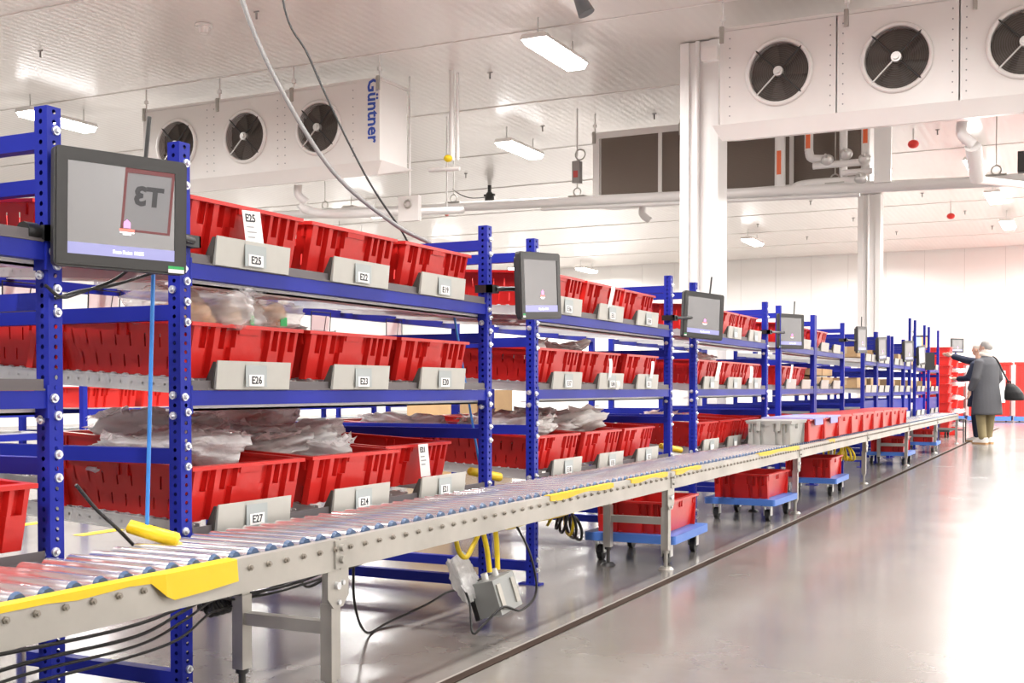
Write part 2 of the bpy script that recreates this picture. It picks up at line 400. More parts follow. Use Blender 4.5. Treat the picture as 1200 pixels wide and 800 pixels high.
def cooler(x0, x1, label, lettering, fans, back=False, y0=12.5):
    L = x1-x0; zb = 3.66 if not back else 3.74
    t = thing('evaporator_cooler', label, 'cooler', (x0, y0, zb))
    z0, z1, dp = (.17, 1.20, .64) if not back else (.08, 1.12, .64)
    part('casing', MB().b2(0, L, .13 if not back else .03, dp, z0, z1), WHITE, t)
    part('top_flange', MB().b2(-.02, L+.02, -.015, dp+.01, z1, z1+.035), WHITE, t)
    part('drip_tray', MB().hexa([(.03, -.03, 0), (L-.03, -.03, 0), (L-.03, dp, .13 if not back else .05), (.03, dp, .13 if not back else .05), (-.07, -.08, z0), (L+.07, -.08, z0), (L+.07, dp+.03, z0), (-.07, dp+.03, z0)]), WHITE, t)
    for xx in (.02, L*.34, L*.655, L-.02):
        part('hanger_bracket', MB().b2(xx-.022, xx+.022, -.04, -.012, z1-.13, z1+.05), STEEL, t)
        part('hanger_rod', MB().rod((xx, .02, z1), (xx, .02, CEIL-zb), .011, 6).rod((xx, .02, z1+.12), (xx, .02, z1+.17), .03, 8), WHITEP, t)
    part('tray_outlet', MB().tube(spline([(L*.62 if not back else .7, .3, .03), (L*.62 if not back else .7, .3, -.10), (L*.62+.1 if not back else .8, .35, -.2)], 6), .055, 10), WHITEP, t)
    if back:
        part('frame', MB().b2(0, .10, -.01, .03, z0, z1).b2(L-.10, L, -.01, .03, z0, z1).b2(.1, L-.1, -.01, .03, z1-.06, z1).b2(.1, L-.1, -.01, .03, z0, z0+.05), WHITE, t)
        n = 4; wd = (L-.2)/n
        for k in range(n):
            cp = MB().b2(.1+k*wd+.03, .1+(k+1)*wd-.03, .008, .03, z0+.05, z1-.06)
            c = part('coil_panel', cp, COIL, t)
            fm = MB()
            for j in range(46):
                zz = z0+.06+j*(z1-z0-.13)/46
                fm.b2(.1+k*wd+.03, .1+(k+1)*wd-.03, .001, .008, zz, zz+.009)
            f = part('coil_fins', fm, COIL, c); f['kind'] = 'stuff'
            if k: part('divider', MB().b2(.1+k*wd-.03, .1+k*wd+.03, -.012, .03, z0+.05, z1-.06), WHITE, t)
        return t
    for k, fx in enumerate(fans):
        zc = (z0+z1)/2
        p = link('front_panel', m_panel, t, (fx-x0, 0, zc))
        for nm, me in (('fan_ring', m_ring), ('fan_blades', m_blades), ('fan_guard', m_guard), ('fan_hub', m_hub)): 
            o = link(nm, me, p)
        for me in sp_: link('guard_spoke', me, p)
    lo, hi = fans[0]-x0-.585, fans[-1]-x0+.585
    if lo > .02: part('end_panel', MB().b2(0, lo-.01, -.02, .13, z0, z1), WHITE, t)
    if L-hi > .02: part('end_panel', MB().b2(hi+.01, L, -.02, .13, z0, z1), WHITE, t)
    for fx in fans:
        rv = MB()
        for i in range(9):
            for sx in (-.54, .54): rv.rod((fx-x0+sx, -.026, z0+.1+i*.105), (fx-x0+sx, -.019, z0+.1+i*.105), .008, 6)
        o = part('rivets', rv, INKG, t); o['kind'] = 'stuff'
    if lettering:
        o = link('lettering', text_mesh(lettering, .235, LOGOB, .006), t, (L-.10, -.024, z1-.38), (math.pi/2, math.pi/2, 0))
        o['label'] = 'blue maker lettering running down the right end'
    return t
cooler(-12.0, -8.04, 'white cooler unit with three fans and blue lettering at its right end', 'Güntner', (-11.38, -10.18, -8.98))
cooler(-3.62, .36, 'large white cooler unit with three fans at the upper right', None, (-2.97, -1.76, -.55))
cooler(-6.85, -2.70, 'cooler unit further back showing its dark coil face', None, (), True, 16.7)
part_box = part('junction_box', MB().b2(-.09, .09, -.05, .05, -.07, .07), WHITE, None, (-3.72, 12.45, 4.62)); tag(part_box, 'small white junction box at the left end of the right cooler', 'junction box')

# ------------------------------------------------------------------ pipes and ceiling gear
pm = thing('drain_pipe', 'long white insulated pipe running under the dark coil face', 'pipe', (0, 16.3, 0))
part('pipe', MB().rod((-14, 0, 3.99), (4, 0, 3.50), .075, 14), WHITEP, pm)
for xx in (-11.6, -9.1, -6.95, -3.1, -1.05):
    zz = 3.99-(xx+14)*.49/18
    part('pipe_hanger', MB().torus((xx, 0, zz+.14), (0, 1, 0), .06, .010, 14, 6).b2(xx-.13, xx+.13, -.05, .05, zz+.07, zz+.085).rod((xx, 0, zz+.2), (xx, 0, CEIL), .008, 6), STEEL, pm)
part('conduit', MB().rod((-7.5, -.1, 3.70), (-2.75, -.1, 3.57), .028, 8), WHITEP, pm)
dp1 = tag(part('cooler_drain', MB().tube(spline([(-9.55, 12.85, 3.44), (-9.45, 12.9, 3.36), (-9.1, 13.2, 3.33), (-8.9, 16.2, 3.78)], 8), .06, 12), WHITEP), 'white drain pipe leaving the lettered cooler', 'pipe')
dp2 = thing('cooler_drain', 'white drain pipe dropping from the right cooler with a red stripe', 'pipe', (-1.05, 12.85, 0))
part('drop', MB().rod((0, 0, 3.44), (.02, .3, 3.15), .085, 12, .075), WHITEP, dp2)
part('slope', MB().rod((.02, .3, 3.15), (.33, 3.35, 3.55), .045, 10), WHITEP, dp2)
part('stripe', MB().rod((.02, .26, 3.12), (.33, 3.3, 3.515), .018, 6), mat('dull_red', (.45, .10, .08), .5), dp2)
# refrigerant pipes by the coil cooler
rp = thing('pipe_cluster', 'group of white refrigerant pipes and valves at the end of the coil face', 'pipes', (-2.75, 16.55, 0))
for (xx, z0, z1, r) in ((-1.12, 3.7, 4.9, .075), (-.72, 4.25, 4.9, .06), (-.25, 3.75, 4.9, .055), (.05, 4.0, 4.9, .06)):
    p = part('riser', MB().rod((xx, -.2, z0), (xx, -.2, z1), r, 10), WHITEP, rp)
    if xx in (-1.12, -.72, .05):
        part('flow_label', MB().b2(xx-.03, xx+.03, -.2-r-.006, -.2-r+.01, z1-.62 if xx > -1 else z1-.95, z1-.28 if xx > -1 else z1-.62), ORANGE, p)
part('elbow', MB().tube(spline([(-.72, -.2, 4.25), (-.68, -.2, 4.15), (-.5, -.2, 4.12)], 5), .06, 10), WHITEP, rp)
part('header', MB().rod((-.65, -.25, 4.03), (.1, -.25, 4.03), .05, 10), WHITEP, rp)
part('header', MB().rod((-.25, -.25, 3.90), (.15, -.25, 3.90), .045, 10), WHITEP, rp)
part('header', MB().tube(spline([(-.92, -.22, 3.62), (-.9, -.22, 3.74), (-.7, -.22, 3.78), (-.05, -.22, 3.78)], 5), .075, 10), WHITEP, rp)
for xx, zz in ((-.45, 4.09), (.05, 4.06), (0, 3.80), (-.2, 4.15)):
    part('valve', MB().ell((xx, -.28, zz), .09, .09, .08).rod((xx, -.28, zz), (xx, -.42, zz+.05), .02, 8), ALU, rp)
part('end_cover', MB().b2(.18, .40, -.35, -.28, 3.72, 4.85), mat('cover_white', (.9, .9, .88), .3), rp)
# small ceiling gear
def ceiling_gear(name, label, cat, x, y, z, build):
    t = thing(name, label, cat, (x, y, z)); build(t); return t
def det(t):
    part('base', MB().rod((0, 0, .03), (0, 0, .0), .10, 16), WHITE, t); part('sensor_head', MB().rod((0, 0, 0), (0, 0, -.07), .07, 16, .05), WHITE, t)
ceiling_gear('smoke_detector', 'round white smoke detector on the ceiling above the left cooler', 'smoke detector', -9.25, 10.6, CEIL-.04, det)
def spk(t):
    part('stem', MB().rod((0, 0, .35), (0, 0, .10), .015, 8), DARKGREY, t)
    part('body', MB().rod((-.02, 0, .16), (.08, .03, -.07), .05, 12, .09), mat('camera_grey', (.18, .20, .21), .5), t)
ceiling_gear('hanging_horn', 'small grey horn hanging from the ceiling at the top edge', 'horn', -4.68, 11.0, CEIL-.35, spk)
def pull(t):
    part('rod', MB().rod((0, 0, .2), (0, 0, .95), .012, 6), WHITEP, t)
    part('housing', MB().b2(-.06, .06, -.06, .06, -.18, .15), mat('switch_grey', (.30, .28, .27), .5), t)
    part('lens', MB().b2(-.035, .035, -.068, -.06, -.1, .0), mat('switch_red', (.5, .07, .06), .4), t)
    part('hook', MB().torus((.05, 0, .25), (0, 1, 0), .08, .012, 14, 6), STEEL, t)
ceiling_gear('hanging_switch', 'grey hanging switch box left of the dark coil face', 'switch', -6.95, 16.3, 4.25, pull)
def cam_(t):
    part('bracket', MB().rod((0, 0, .2), (0, 0, .08), .03, 8), DARKGREY, t)
    part('body', MB().ell((0, 0, -.02), .075, .075, .13).b2(-.085, .085, -.03, .03, .03, .06), DARKGREY, t)
    part('wire', MB().tube(spline([(-.02, 0, .02), (-.35, 0, .03), (-.62, 0, .16), (-.70, 0, .33)], 6), .008, 5), GCABLE, t)
ceiling_gear('security_camera', 'small black dome camera hanging above the long pipe', 'camera', -11.2, 21.6, 4.93, cam_).scale = (1.35, 1.35, 1.35)
for i, (px, d) in enumerate([((-2.55, 20.0), 'left of the three receding lights'), ((-2.75, 28.0), 'lower down near the second column')]):
    t = thing('beacon', 'small red alarm beacon on the ceiling, '+d, 'beacon', (px[0], px[1], 4.95-.1*i))
    part('dome', MB().ell((0, 0, 0), .09, .09, .07), mat('beacon_red', (.75, .03, .02), .3), t)
    part('stem', MB().rod((0, 0, .05), (0, 0, CEIL-4.95+.1*i), .015, 6), WHITEP, t)
t = thing('beacon', 'small pale red alarm beacon below the lettered cooler', 'beacon', (-9.0, 15.9, 3.72))
part('dome', MB().ell((0, 0, 0), .05, .05, .07), mat('beacon_pink', (.80, .25, .2), .4), t); part('stem', MB().rod((0, 0, .05), (0, 0, 1.48), .012, 6), WHITEP, t)
t = thing('wall_box', 'white service box with a round dial beside the drain pipe', 'box', (-8.28, 13.6, 3.40))
part('casing', MB().b2(-.16, .16, -.04, .04, -.17, .17), WHITE, t); part('dial', MB().torus((0, -.05, .06), (0, 1, 0), .05, .015, 16, 6), STEEL, t)
part('rod', MB().rod((0, 0, .15), (0, 0, 1.8), .012, 6), WHITEP, t)
t = thing('valve_pipe', 'thin white vertical pipe with yellow valve beside the lettered cooler', 'pipe', (-7.62, 13.6, 0))
part('pipe', MB().rod((0, 0, 4.0), (0, 0, CEIL), .035, 8).rod((.09, 0, 4.0), (.09, 0, CEIL-.05), .02, 8), WHITEP, t)
part('valve', MB().ell((-.03, -.05, 4.02), .06, .06, .05), YCABLE, t); part('stub', MB().rod((-.35, 0, 3.9), (.12, 0, 3.88), .03, 8), WHITEP, t)
t = thing('speaker', 'small black speaker box hanging at the right edge of the picture', 'speaker', (-.70, 16.0, 3.80))
part('box', MB().b2(-.08, .08, -.07, .07, -.13, .13), DARK, t); part('rod', MB().rod((0, 0, .13), (0, 0, 1.40), .010, 6), WHITEP, t); part('grille', MB().b2(-.065, .065, -.078, -.07, -.11, .11), DARKGREY, t)
# hanger bolts of the ceiling panels
hm = MB().rod((0, 0, 0), (0, 0, -.09), .012, 5).b2(-.035, .035, -.006, .006, -.012, 0).mesh('hanger_hook', mat('hook_grey', (.28, .27, .26), .5))
hooks = []
for r_, (yy, xs) in enumerate([(10.5, (-11.8, -8.4, -6.4)), (13.9, (-9.0, -7.2, -3.9)), (17.1, (-9.6, -7.9, -6.0)), (20.2, (-11, -8.0, -5.6, -2.2)), (23.4, (-9.2, -6.4, -3.4)), (26.6, (-8.6, -5.6, -3.2)), (29.7, (-7.6, -5.2, -2.6)), (32.8, (-7, -4.6, -2.2))]):
    for k, xx in enumerate(xs):
        o = link('hanger_hook', hm, None, (xx, yy, CEIL-.004)); tag(o, 'tiny grey hanger bolt under a white ceiling panel', 'bolt', 'ceiling hanger bolts')
# hanging cables over the first rack
tag(part('power_conduit', MB().tube(spline([(-4.35, 4.75, CEIL), (-4.14, 4.83, 3.6), (-4.0, 4.88, 3.0), (-3.83, 4.97, 2.55), (-3.58, 5.10, 2.1), (-3.3, 5.24, 1.83), (-3.12, 5.34, 1.72)], 8), .0125, 8), GCABLE), 'thick grey conduit curving down from the ceiling to the first rack', 'cable')
tag(part('hanging_cable', MB().tube(spline([(-3.95, 5.0, CEIL), (-3.87, 5.02, 3.2), (-3.72, 5.1, 2.7), (-3.45, 5.2, 2.1), (-3.27, 5.3, 1.78), (-3.22, 5.32, 1.66)], 8), .006, 6), BCABLE), 'thin dark cable hanging beside the grey conduit', 'cable')

# ------------------------------------------------------------------ totes
def wall_grid(mb, us, vs, P, skip):
    idx = {}; verts = []; faces = []
    def V(i, j):
        if (i, j) not in idx: idx[(i, j)] = len(verts); verts.append(P(us[i], vs[j]))
        return idx[(i, j)]
    for i in range(len(us)-1):
        for j in range(len(vs)-1):
            u = (us[i]+us[i+1])/2; v = (vs[j]+vs[j+1])/2
            if skip(u, v): continue
            faces.append((V(i, j), V(i+1, j), V(i+1, j+1), V(i, j+1)))
    mb.add(verts, faces)
def tote_mesh(name, m, L=.60, W=.555, H=.172, tp=.028, slots=True, ribs=True):
    """open tapered tote, origin at bottom centre, short fluted faces towards +X and -X"""
    mb = MB(); t = .004
    def sidepts(sign, inset):
        def P(u, v):   # u along x (-1..1), v 0..1
            hl = L/2-tp*(1-v)-.016-inset; hw = W/2-tp*(1-v)-.016-inset
            return (u*hl, sign*hw, v*H+ (t if inset and v == 0 else 0))
        return P
    us = [-1, 1]; vs = [0, .14, .36, .52, .76, 1]; rects = []
    if slots:
        for k in range(8):
            c = -.78+k*.222
            rects.append((c-.012, c+.012, .52, .76)); rects.append((c+.111-.012, c+.111+.012, .14, .36))
        for r_ in rects: us += [r_[0], r_[1]]
        us = sorted(set(us))
    sk = lambda u, v: any(a < u < b and c < v < d for a, b, c, d in rects)
    for sg in (-1, 1):
        for ins in (0, t): wall_grid(mb, us, vs, sidepts(sg, ins), sk)
    for sg in (-1, 1):
        for ins in (0, t):
            def P(u, v):
                hl = L/2-tp*(1-v)-.024-ins; hw = W/2-tp*(1-v)-.016-ins
                return (sg*hl, u*hw, v*H)
            wall_grid(mb, [-1, 1], [0, 1], P, lambda u, v: False)
    hl = L/2-tp-.016; hw = W/2-tp-.016
    mb.b2(-hl, hl, -hw, hw, 0, .006)
    # rim flange
    rt = .020; a, b = L/2, W/2; q = .026
    for sg in (-1, 1):
        mb.b2(sg*a-(q if sg > 0 else 0), sg*a+(0 if sg > 0 else q), -b, b, H-.012, H)
        mb.b2(-a+q, a-q, sg*b-(q if sg > 0 else 0), sg*b+(0 if sg > 0 else q), H-.012, H)
    if ribs:
        def rib(sg, y0, y1, z0, z1, d0, d1):   # on the +-X faces, depth at bottom / top
            def xo(z): return L/2-tp*(1-z/H)-.0245
            x0, x1 = xo(z0), xo(z1)
            P = [(x0-.002, y0), (x0+d0, y0+.004), (x0+d0, y1-.004), (x0-.002, y1)]
            Q = [(x1-.002, y0), (x1+d1, y0+.003), (x1+d1, y1-.003), (x1-.002, y1)]
            vs_ = [(sg*p[0], p[1], z0) for p in P]+[(sg*p[0], p[1], z1) for p in Q]
            if sg < 0: vs_ = vs_[3::-1]+vs_[7:3:-1]
            mb.hexa(vs_)
        zt = H-.012
        for sg in (-1, 1):
            q_ = W/.555
            for y0, y1, n0, n1 in ((.195, .262, .215, .240), (.108, .166, .128, .150), (-.262, -.195, -.225, -.200), (-.166, -.108, -.136, -.114)):
                y0, y1, n0, n1 = y0*q_, y1*q_, n0*q_, n1*q_
                rib(sg, y0, y1, .0, zt*.58, .021, .020)
                rib(sg, y0, n0, zt*.58, zt, .020, .019)
                rib(sg, n1, y1, zt*.58, zt, .020, .019)
            rib(sg, -.078*q_, .078*q_, 0, zt*.62, .020, .019)
            rib(sg, -.062*q_, .062*q_, zt*.62, zt, .019, .018)
            rib(sg, -.056*q_, .056*q_, zt-.018, zt+.002, .024, .0245)
        for sg in (-1, 1):    # short webs under the rim on the long sides
            for xx in (-.25, -.02, .02, .25):
                mb.b2(xx-.005, xx+.005, sg*(W/2-.022)-.008, sg*(W/2-.022)+.008, H-.05, H-.01)
    return mb.mesh(name, m)
M_TOTE = tote_mesh('tote', RED)
M_TOTE_B = tote_mesh('tote', RED2, slots=False)
M_DTOTE = tote_mesh('tote', RED, .62, .42, .175, .022, slots=False)
M_CTOTE = tote_mesh('tote', RED2, .60, .40, .175, .022, slots=False)
GROUP_T = 'red totes on the flow racks'
def tote(label, loc, rot=(0, 0, 0), me=None, group=GROUP_T, name='tote', cat='tote'):
    o = link(name, me or M_TOTE, None, loc, rot); return tag(o, label, cat, group)

# ------------------------------------------------------------------ racks
PW = .045
def perforated(mb, o, du, dv, L, wd, pitch, r, n=8):
    """strip from o along du (length L), width along dv, one hole per pitch"""
    o, du, dv = Vector(o), Vector(du), Vector(dv); k = max(1, int(round(L/pitch))); p = L/k
    for i in range(k):
        c = o+du*(p*(i+.5)); sq = []; ho = []
        for j in range(n):
            a = 2*math.pi*(j+.5)/n; ca, sa = math.cos(a), math.sin(a); s = 1/max(abs(ca), abs(sa))
            sq.append(c+du*(ca*s*p/2)+dv*(sa*s*wd/2)); ho.append(c+du*(ca*r)+dv*(sa*r))
        # octagon -> stretch corners to the cell corners
        cs = []
        for j in range(n):
            a = 2*math.pi*(j+.5)/n; cs.append(c+du*(p/2*(1 if math.cos(a) > 0 else -1) if abs(math.cos(a)) > .7 else p/2*math.tan(math.pi/8)*(1 if math.cos(a) > 0 else -1))+dv*(wd/2*(1 if math.sin(a) > 0 else -1) if abs(math.sin(a)) > .7 else wd/2*math.tan(math.pi/8)*(1 if math.sin(a) > 0 else -1)))
        vs = cs+ho+[c+du*(p/2*su)+dv*(wd/2*sv) for su, sv in ((1, 1), (-1, 1), (-1, -1), (1, -1))]
        f = [(j, (j+1) % n, n+(j+1) % n, n+j) for j in range(n)]
        # corner triangles of the cell
        f += [(1, 0, 16), (3, 2, 17), (5, 4, 18), (7, 6, 19)]
        mb.add(vs, f)
def post_mesh(h, holes=True):
    mb = MB(); a = PW/2
    if holes:
        perforated(mb, (a, 0, 0), (0, 0, 1), (0, 1, 0), h, PW, .0262, .0062)
        perforated(mb, (0, -a, 0), (0, 0, 1), (1, 0, 0), h, PW, .0262, .0062)
        perforated(mb, (0, a, 0), (0, 0, 1), (1, 0, 0), h, PW, .0262, .0062)
        mb.add([(-a, -a, 0), (-a, a, 0), (-a, a, h), (-a, -a, h)], [(0, 1, 2, 3)])
        mb.add([(-a, -a, h), (a, -a, h), (a, a, h), (-a, a, h)], [(0, 1, 2, 3)])
    else: mb.b2(-a, a, -a, a, 0, h)
    mb.b2(-.06, .05, -.028, .028, 0, .008)
    return mb.mesh('post', BLUE)
PH = 1.67
M_POST = post_mesh(PH); M_POSTP = post_mesh(PH, False); M_POSTL = post_mesh(1.05, False)
M_BOLT = MB().rod((0, 0, 0), (.006, 0, 0), .012, 10).rod((.006, 0, 0), (.014, 0, 0), .008, 6, .006).mesh('bolt', BOLT)
LV = (1.322, .944, .505)
TRL = 1.54
def track_mesh():
    mb = MB()
    perforated(mb, (0, .012, -.022), (-1, 0, 0), (0, 0, 1), TRL, .044, .045, .004, 8)
    perforated(mb, (0, -.012, -.022), (-1, 0, 0), (0, 0, 1), TRL, .044, .045, .004, 8)
    mb.b2(-TRL, 0, -.02, .02, -.046, -.043); mb.b2(-TRL, 0, -.014, -.009, -.004, 0); mb.b2(-TRL, 0, .009, .014, -.004, 0)
    return mb.mesh('roller_track', ZINC)
M_TRACK = track_mesh()
wm = MB()
for i in range(30): wm.rod((-.03-i*.051, -.008, -.006), (-.03-i*.051, .008, -.006), .012, 8)
M_WHEELS = wm.mesh('track_wheels', mat('wheel_grey', (.35, .35, .36), .4))
def plate_mesh():
    mb = MB()
    mb.add([(-.012, -.18, 0), (.006, -.18, 0), (.006, .18, 0), (-.012, .18, 0), (.010, -.18, .088), (.014, -.18, .088), (.014, .18, .088), (.010, .18, .088)],
           [(0, 3, 2, 1), (4, 5, 6, 7), (0, 1, 5, 4), (1, 2, 6, 5), (2, 3, 7, 6), (3, 0, 4, 7)])
    return mb.mesh('label_holder', PLATE)
M_PLATE = plate_mesh()
M_GUS = MB().prism([(-.055, -.02), (-.008, -.02), (.008, .084), (-.0, .084)], 'y', -.003, .003).mesh('gusset', mat('gusset_dark', (.05, .045, .04), .6))
M_SLV = MB().b2(.0150, .0156, -.052, .052, .008, .076).mesh('label_sleeve', SLEEVE)
M_CARD = MB().b2(.0160, .0168, -.036, .036, .010, .046).mesh('label_card', PAPER)
M_LTAPE = MB().b2(.0168, .0170, -.034, .034, .048, .050).mesh('label_line', INKG)

def rack(name, label, y0, y1, lanes, codes=None, near=True, posts=None, rear=True, xbeams=True, plates=True, levels=LV, panel=False):
    """one bay along +Y; local origin at picking face, floor"""
    t = thing(name, label, 'rack', (XF, y0, 0)); L = y1-y0; D = 1.58
    mp = M_POST if near else M_POSTP
    for yy in (0, L):
        for xx in ((-PW/2, -D) if rear else (-PW/2,)):
            p = link('post', mp if xx == -PW/2 else M_POSTP, t, (xx, yy, 0))
            if near and xx == -PW/2:
                for zz in (1.61, 1.545, 1.30, 1.265, 1.205, 1.145, .925, .88, .78, .72, .53, .12, .07):
                    link('bolt', M_BOLT, p, (PW/2, .004 if zz not in (1.30, .925, .53) else -.008, zz))
                for zz in (1.30, 1.24, .93, .87, .52):
                    link('bolt', M_BOLT, p, (-.004, -PW/2, zz), (0, 0, -math.pi/2))
    bt = .038
    for z in levels:
        bm = MB().b2(-.042, -.004, PW/2, L-PW/2, z-.045, z)
        b = part('beam', bm, BLUE, t)
        part('beam_bracket', MB().b2(-.046, .001, PW/2-.001, PW/2+.006, z-.07, z+.015), BLUE, b); part('beam_bracket', MB().b2(-.046, .001, L-PW/2-.006, L-PW/2+.001, z-.07, z+.015), BLUE, b)
        if rear: part('beam', MB().b2(-D-.018, -D+.02, PW/2, L-PW/2, z-.045+TILT*D, z+TILT*D-.003), BLUE, t)
        part('shelf_lip', MB().b2(-.10, -.044, PW/2, L-PW/2, z-.062, z-.055).b2(-.046, -.044, PW/2, L-PW/2, z-.062, z-.02), WHITE, t)
        part('stop_channel', MB().b2(-.040, -.002, PW/2+.01, L-PW/2-.01, z+.0005, z+.006).b2(-.012, -.008, PW/2+.01, L-PW/2-.01, z+.004, z+.030), CHAN, t)
    if xbeams:
        for yy in (0, L):
            for z in (1.607, 1.196, .772, .112):
                part('cross_beam', MB().b2(-D+.02, -PW, yy-.019, yy+.019, z-.045, z), BLUE, t)
    for li, ly in enumerate(lanes):
        for lv, z in enumerate(levels):
            for dy in (-.24, .24):
                tr = link('roller_track', M_TRACK, t, (-.045, ly+dy, z+.034), (0, TILT, 0))
                if near:
                    wo = link('track_wheels', M_WHEELS, tr); wo['kind'] = 'stuff'
            if plates:
                pl = link('label_holder', M_PLATE, t, (.0, ly-.03, z+.003))
                link('gusset', M_GUS, pl, (0, -.183, 0)); link('gusset', M_GUS, pl, (0, .183, 0))
                if near or codes:
                    link('label_sleeve', M_SLV, pl); link('label_card', M_CARD, pl)
                    if codes:
                        o = link('lettering', text_mesh(codes[lv][li], .034, INK, .0006), pl, (.0174, 0, .028)); face_px(o)
    if panel:
        part('side_panel', MB().b2(-.05, -.03, PW/2, L-PW/2, .55, .80), BLUE, t)
    return t
def tote_pos(y0, ly, z, row, back=0):
    xc = -.335-row*.655-back
    return (XF+xc, y0+ly, z+.034+TILT*(-xc-.045)+.002)
names3 = ('top', 'middle', 'bottom')
LN = (.36, .96, 1.57)
rack('flow_rack', 'blue perforated flow rack cut by the left edge of the picture', .10, 2.15, LN, near=True, plates=False)
rack('flow_rack', 'blue flow rack nearest the camera, with lanes E19 to E27', 2.63, 4.57, (.335, .945, 1.545), codes=(('E25', 'E22', 'E19'), ('E26', 'E23', 'E20'), ('E27', 'E24', 'E21')))
rack('flow_rack', 'blue flow rack between the portrait monitor and the third monitor', 5.06, 7.10, (.39, 1.0, 1.6), codes=(('E16', 'E13', 'E10'), ('E17', 'E14', 'E11'), ('E18', 'E15', 'E12')))
rack('flow_rack', 'blue flow rack right of the third monitor', 7.63, 9.60, (.36, .97, 1.57))
rack('flow_rack', 'blue flow rack right of the fourth monitor, first bay', 10.08, 11.50, (.40, 1.02), near=False)
rack('flow_rack', 'blue flow rack right of the fourth monitor, second bay', 11.56, 13.04, (.42, 1.05), near=False)
far = [(14.36, 15.3), (15.36, 16.4), (16.7, 17.8), (17.86, 18.5), (19.1, 20.3), (20.9, 22.3)]
for k, (a, b) in enumerate(far):
    rack('flow_rack', 'small far blue rack, %s past the second cardboard shelf' % ('first', 'second', 'third', 'fourth', 'fifth', 'sixth')[k], a, b, ((b-a)*.27, (b-a)*.73) if b-a > .8 else (.32,), near=False, panel=True, levels=(1.28, .90, .52))
# far racks: thin uprights that stand above the monitors
# totes in the racks
def fill(y0, lanes, who, plan, codes=None):
    for lv in range(3):
        for li, ly in enumerate(lanes):
            for row in range(2):
                st = plan(lv, li, row)
                if st is None: continue
                back, rz = st
                where = ('left', 'middle', 'right')[li] if len(lanes) == 3 else ('left', 'right')[li]
                lab = ('red ribbed tote in lane %s of the nearest rack, ' % codes[lv][li] if codes else 'red tote, %s shelf %s, %s lane, ' % (names3[lv], who, where))+('front row' if row == 0 else 'second row')
                tote(lab, tote_pos(y0, ly, LV[lv], row, back), (0, TILT, rz))
CODES1 = (('E25', 'E22', 'E19'), ('E26', 'E23', 'E20'), ('E27', 'E24', 'E21'))
P1 = {(2, 2, 0): (.10, .02), (2, 1, 0): (.0, -.01), (0, 2, 0): (.0, .01), (1, 1, 0): (.01, -.008)}
def plan1(lv, li, row):
    if lv == 2 and row == 1 and li == 0: return None
    return P1.get((lv, li, row), (R.uniform(-.005, .012), R.uniform(-.008, .008)))
fill(2.63, (.335, .945, 1.545), '', plan1, CODES1)
fill(5.06, (.39, 1.0, 1.6), 'before the third monitor', lambda lv, li, row: (R.uniform(0, .03), R.uniform(-.012, .012)))
fill(7.63, (.36, .97, 1.57), 'after the third monitor', lambda lv, li, row: (R.uniform(0, .03), R.uniform(-.012, .012)) if row == 0 else None)
fill(10.08, (.40, 1.02), 'first bay after the fourth monitor', lambda lv, li, row: (R.uniform(0, .03), 0) if row == 0 and not (lv == 2 and li == 1) else None)
fill(11.56, (.42, 1.05), 'second bay after the fourth monitor', lambda lv, li, row: (0, 0) if row == 0 and lv == 0 and li == 0 else None)
tote('red tote on the bottom shelf at the left edge, in front of the first post', tote_pos(.10, 1.71, LV[2], 0, -.03), (0, TILT, .0))

# paper cards stuck on totes
def card(label, loc, w_, h_, txt, rot=(0, 0, 0), lines=3, sz=.034):
    t = thing('paper_card', label, 'card', loc, rot)
    part('sheet', MB().b2(0, .0012, -w_/2, w_/2, -h_/2, h_/2), PAPER, t)
    if txt: 
        o = link('lettering', text_mesh(txt, sz, INK, .001), t, (.0018, -w_*.10, h_*.32)); face_px(o)
    for k in range(lines):
        part('print_line', MB().b2(.0012, .0016, -w_*.36, w_*(.05+.12*(k % 2)), h_*.10-k*h_*.12, h_*.10-k*h_*.12+.005), INKG, t)
    return t
card('white card printed E25 on the nearest top tote', (XF+.006, 2.935, LV[0]+.034+.088), .088, .135, 'E25', (.06, -.10, 0))
card('white card printed E21 on the bottom tote furthest right in the nearest rack', (XF-.094, 4.16, LV[2]+.034+.112), .080, .135, 'E21', (0, -.10, .02), 3, .030)
def curl(label, loc, h_, w_, lean):
    mb = MB(); n = 8; vs = []
    for i in range(n+1):
        u = i/n; x = .012*math.sin(u*2.2); y = lean*u*u*.7; z = h_*u*.8
        vs += [(x, y-w_/2, z), (x, y+w_/2, z)]
    mb.add(vs, [(2*i, 2*i+1, 2*i+3, 2*i+2) for i in range(n)], True)
    return tag(part('paper_slip', mb, PAPER, None, loc), label, 'paper slip')
def lane_y(y0, l): return y0+l
curl('curling white slip on the middle top tote, left of the third monitor', (XF+.012, 5.98, LV[0]+.07), .15, .055, .06)
curl('white slip on the middle shelf tote, middle lane left of third monitor', (XF+.012, 5.98, LV[1]+.05), .15, .045, .0)
curl('white slip on the middle shelf tote, right lane left of third monitor', (XF+.012, 6.66, LV[1]+.05), .15, .05, .03)
curl('curled white slip on the middle shelf tote right of third monitor, left lane', (XF+.015, 8.05, LV[1]+.06), .17, .09, .09)
curl('white slip on the middle shelf tote right of third monitor, right lane', (XF+.012, 9.0, LV[1]+.05), .16, .09, .0)
curl('tall white slip leaning at the first bay right of fourth monitor', (XF+.012, 10.36, LV[1]+.06), .20, .08, .09)
curl('white slip on the top tote right of third monitor, left lane', (XF+.012, 7.93, LV[0]+.05), .15, .05, .0)
curl('white slip dangling over the middle plate left of third monitor', (XF+.03, 6.06, LV[1]+.0), .06, .045, -.02)

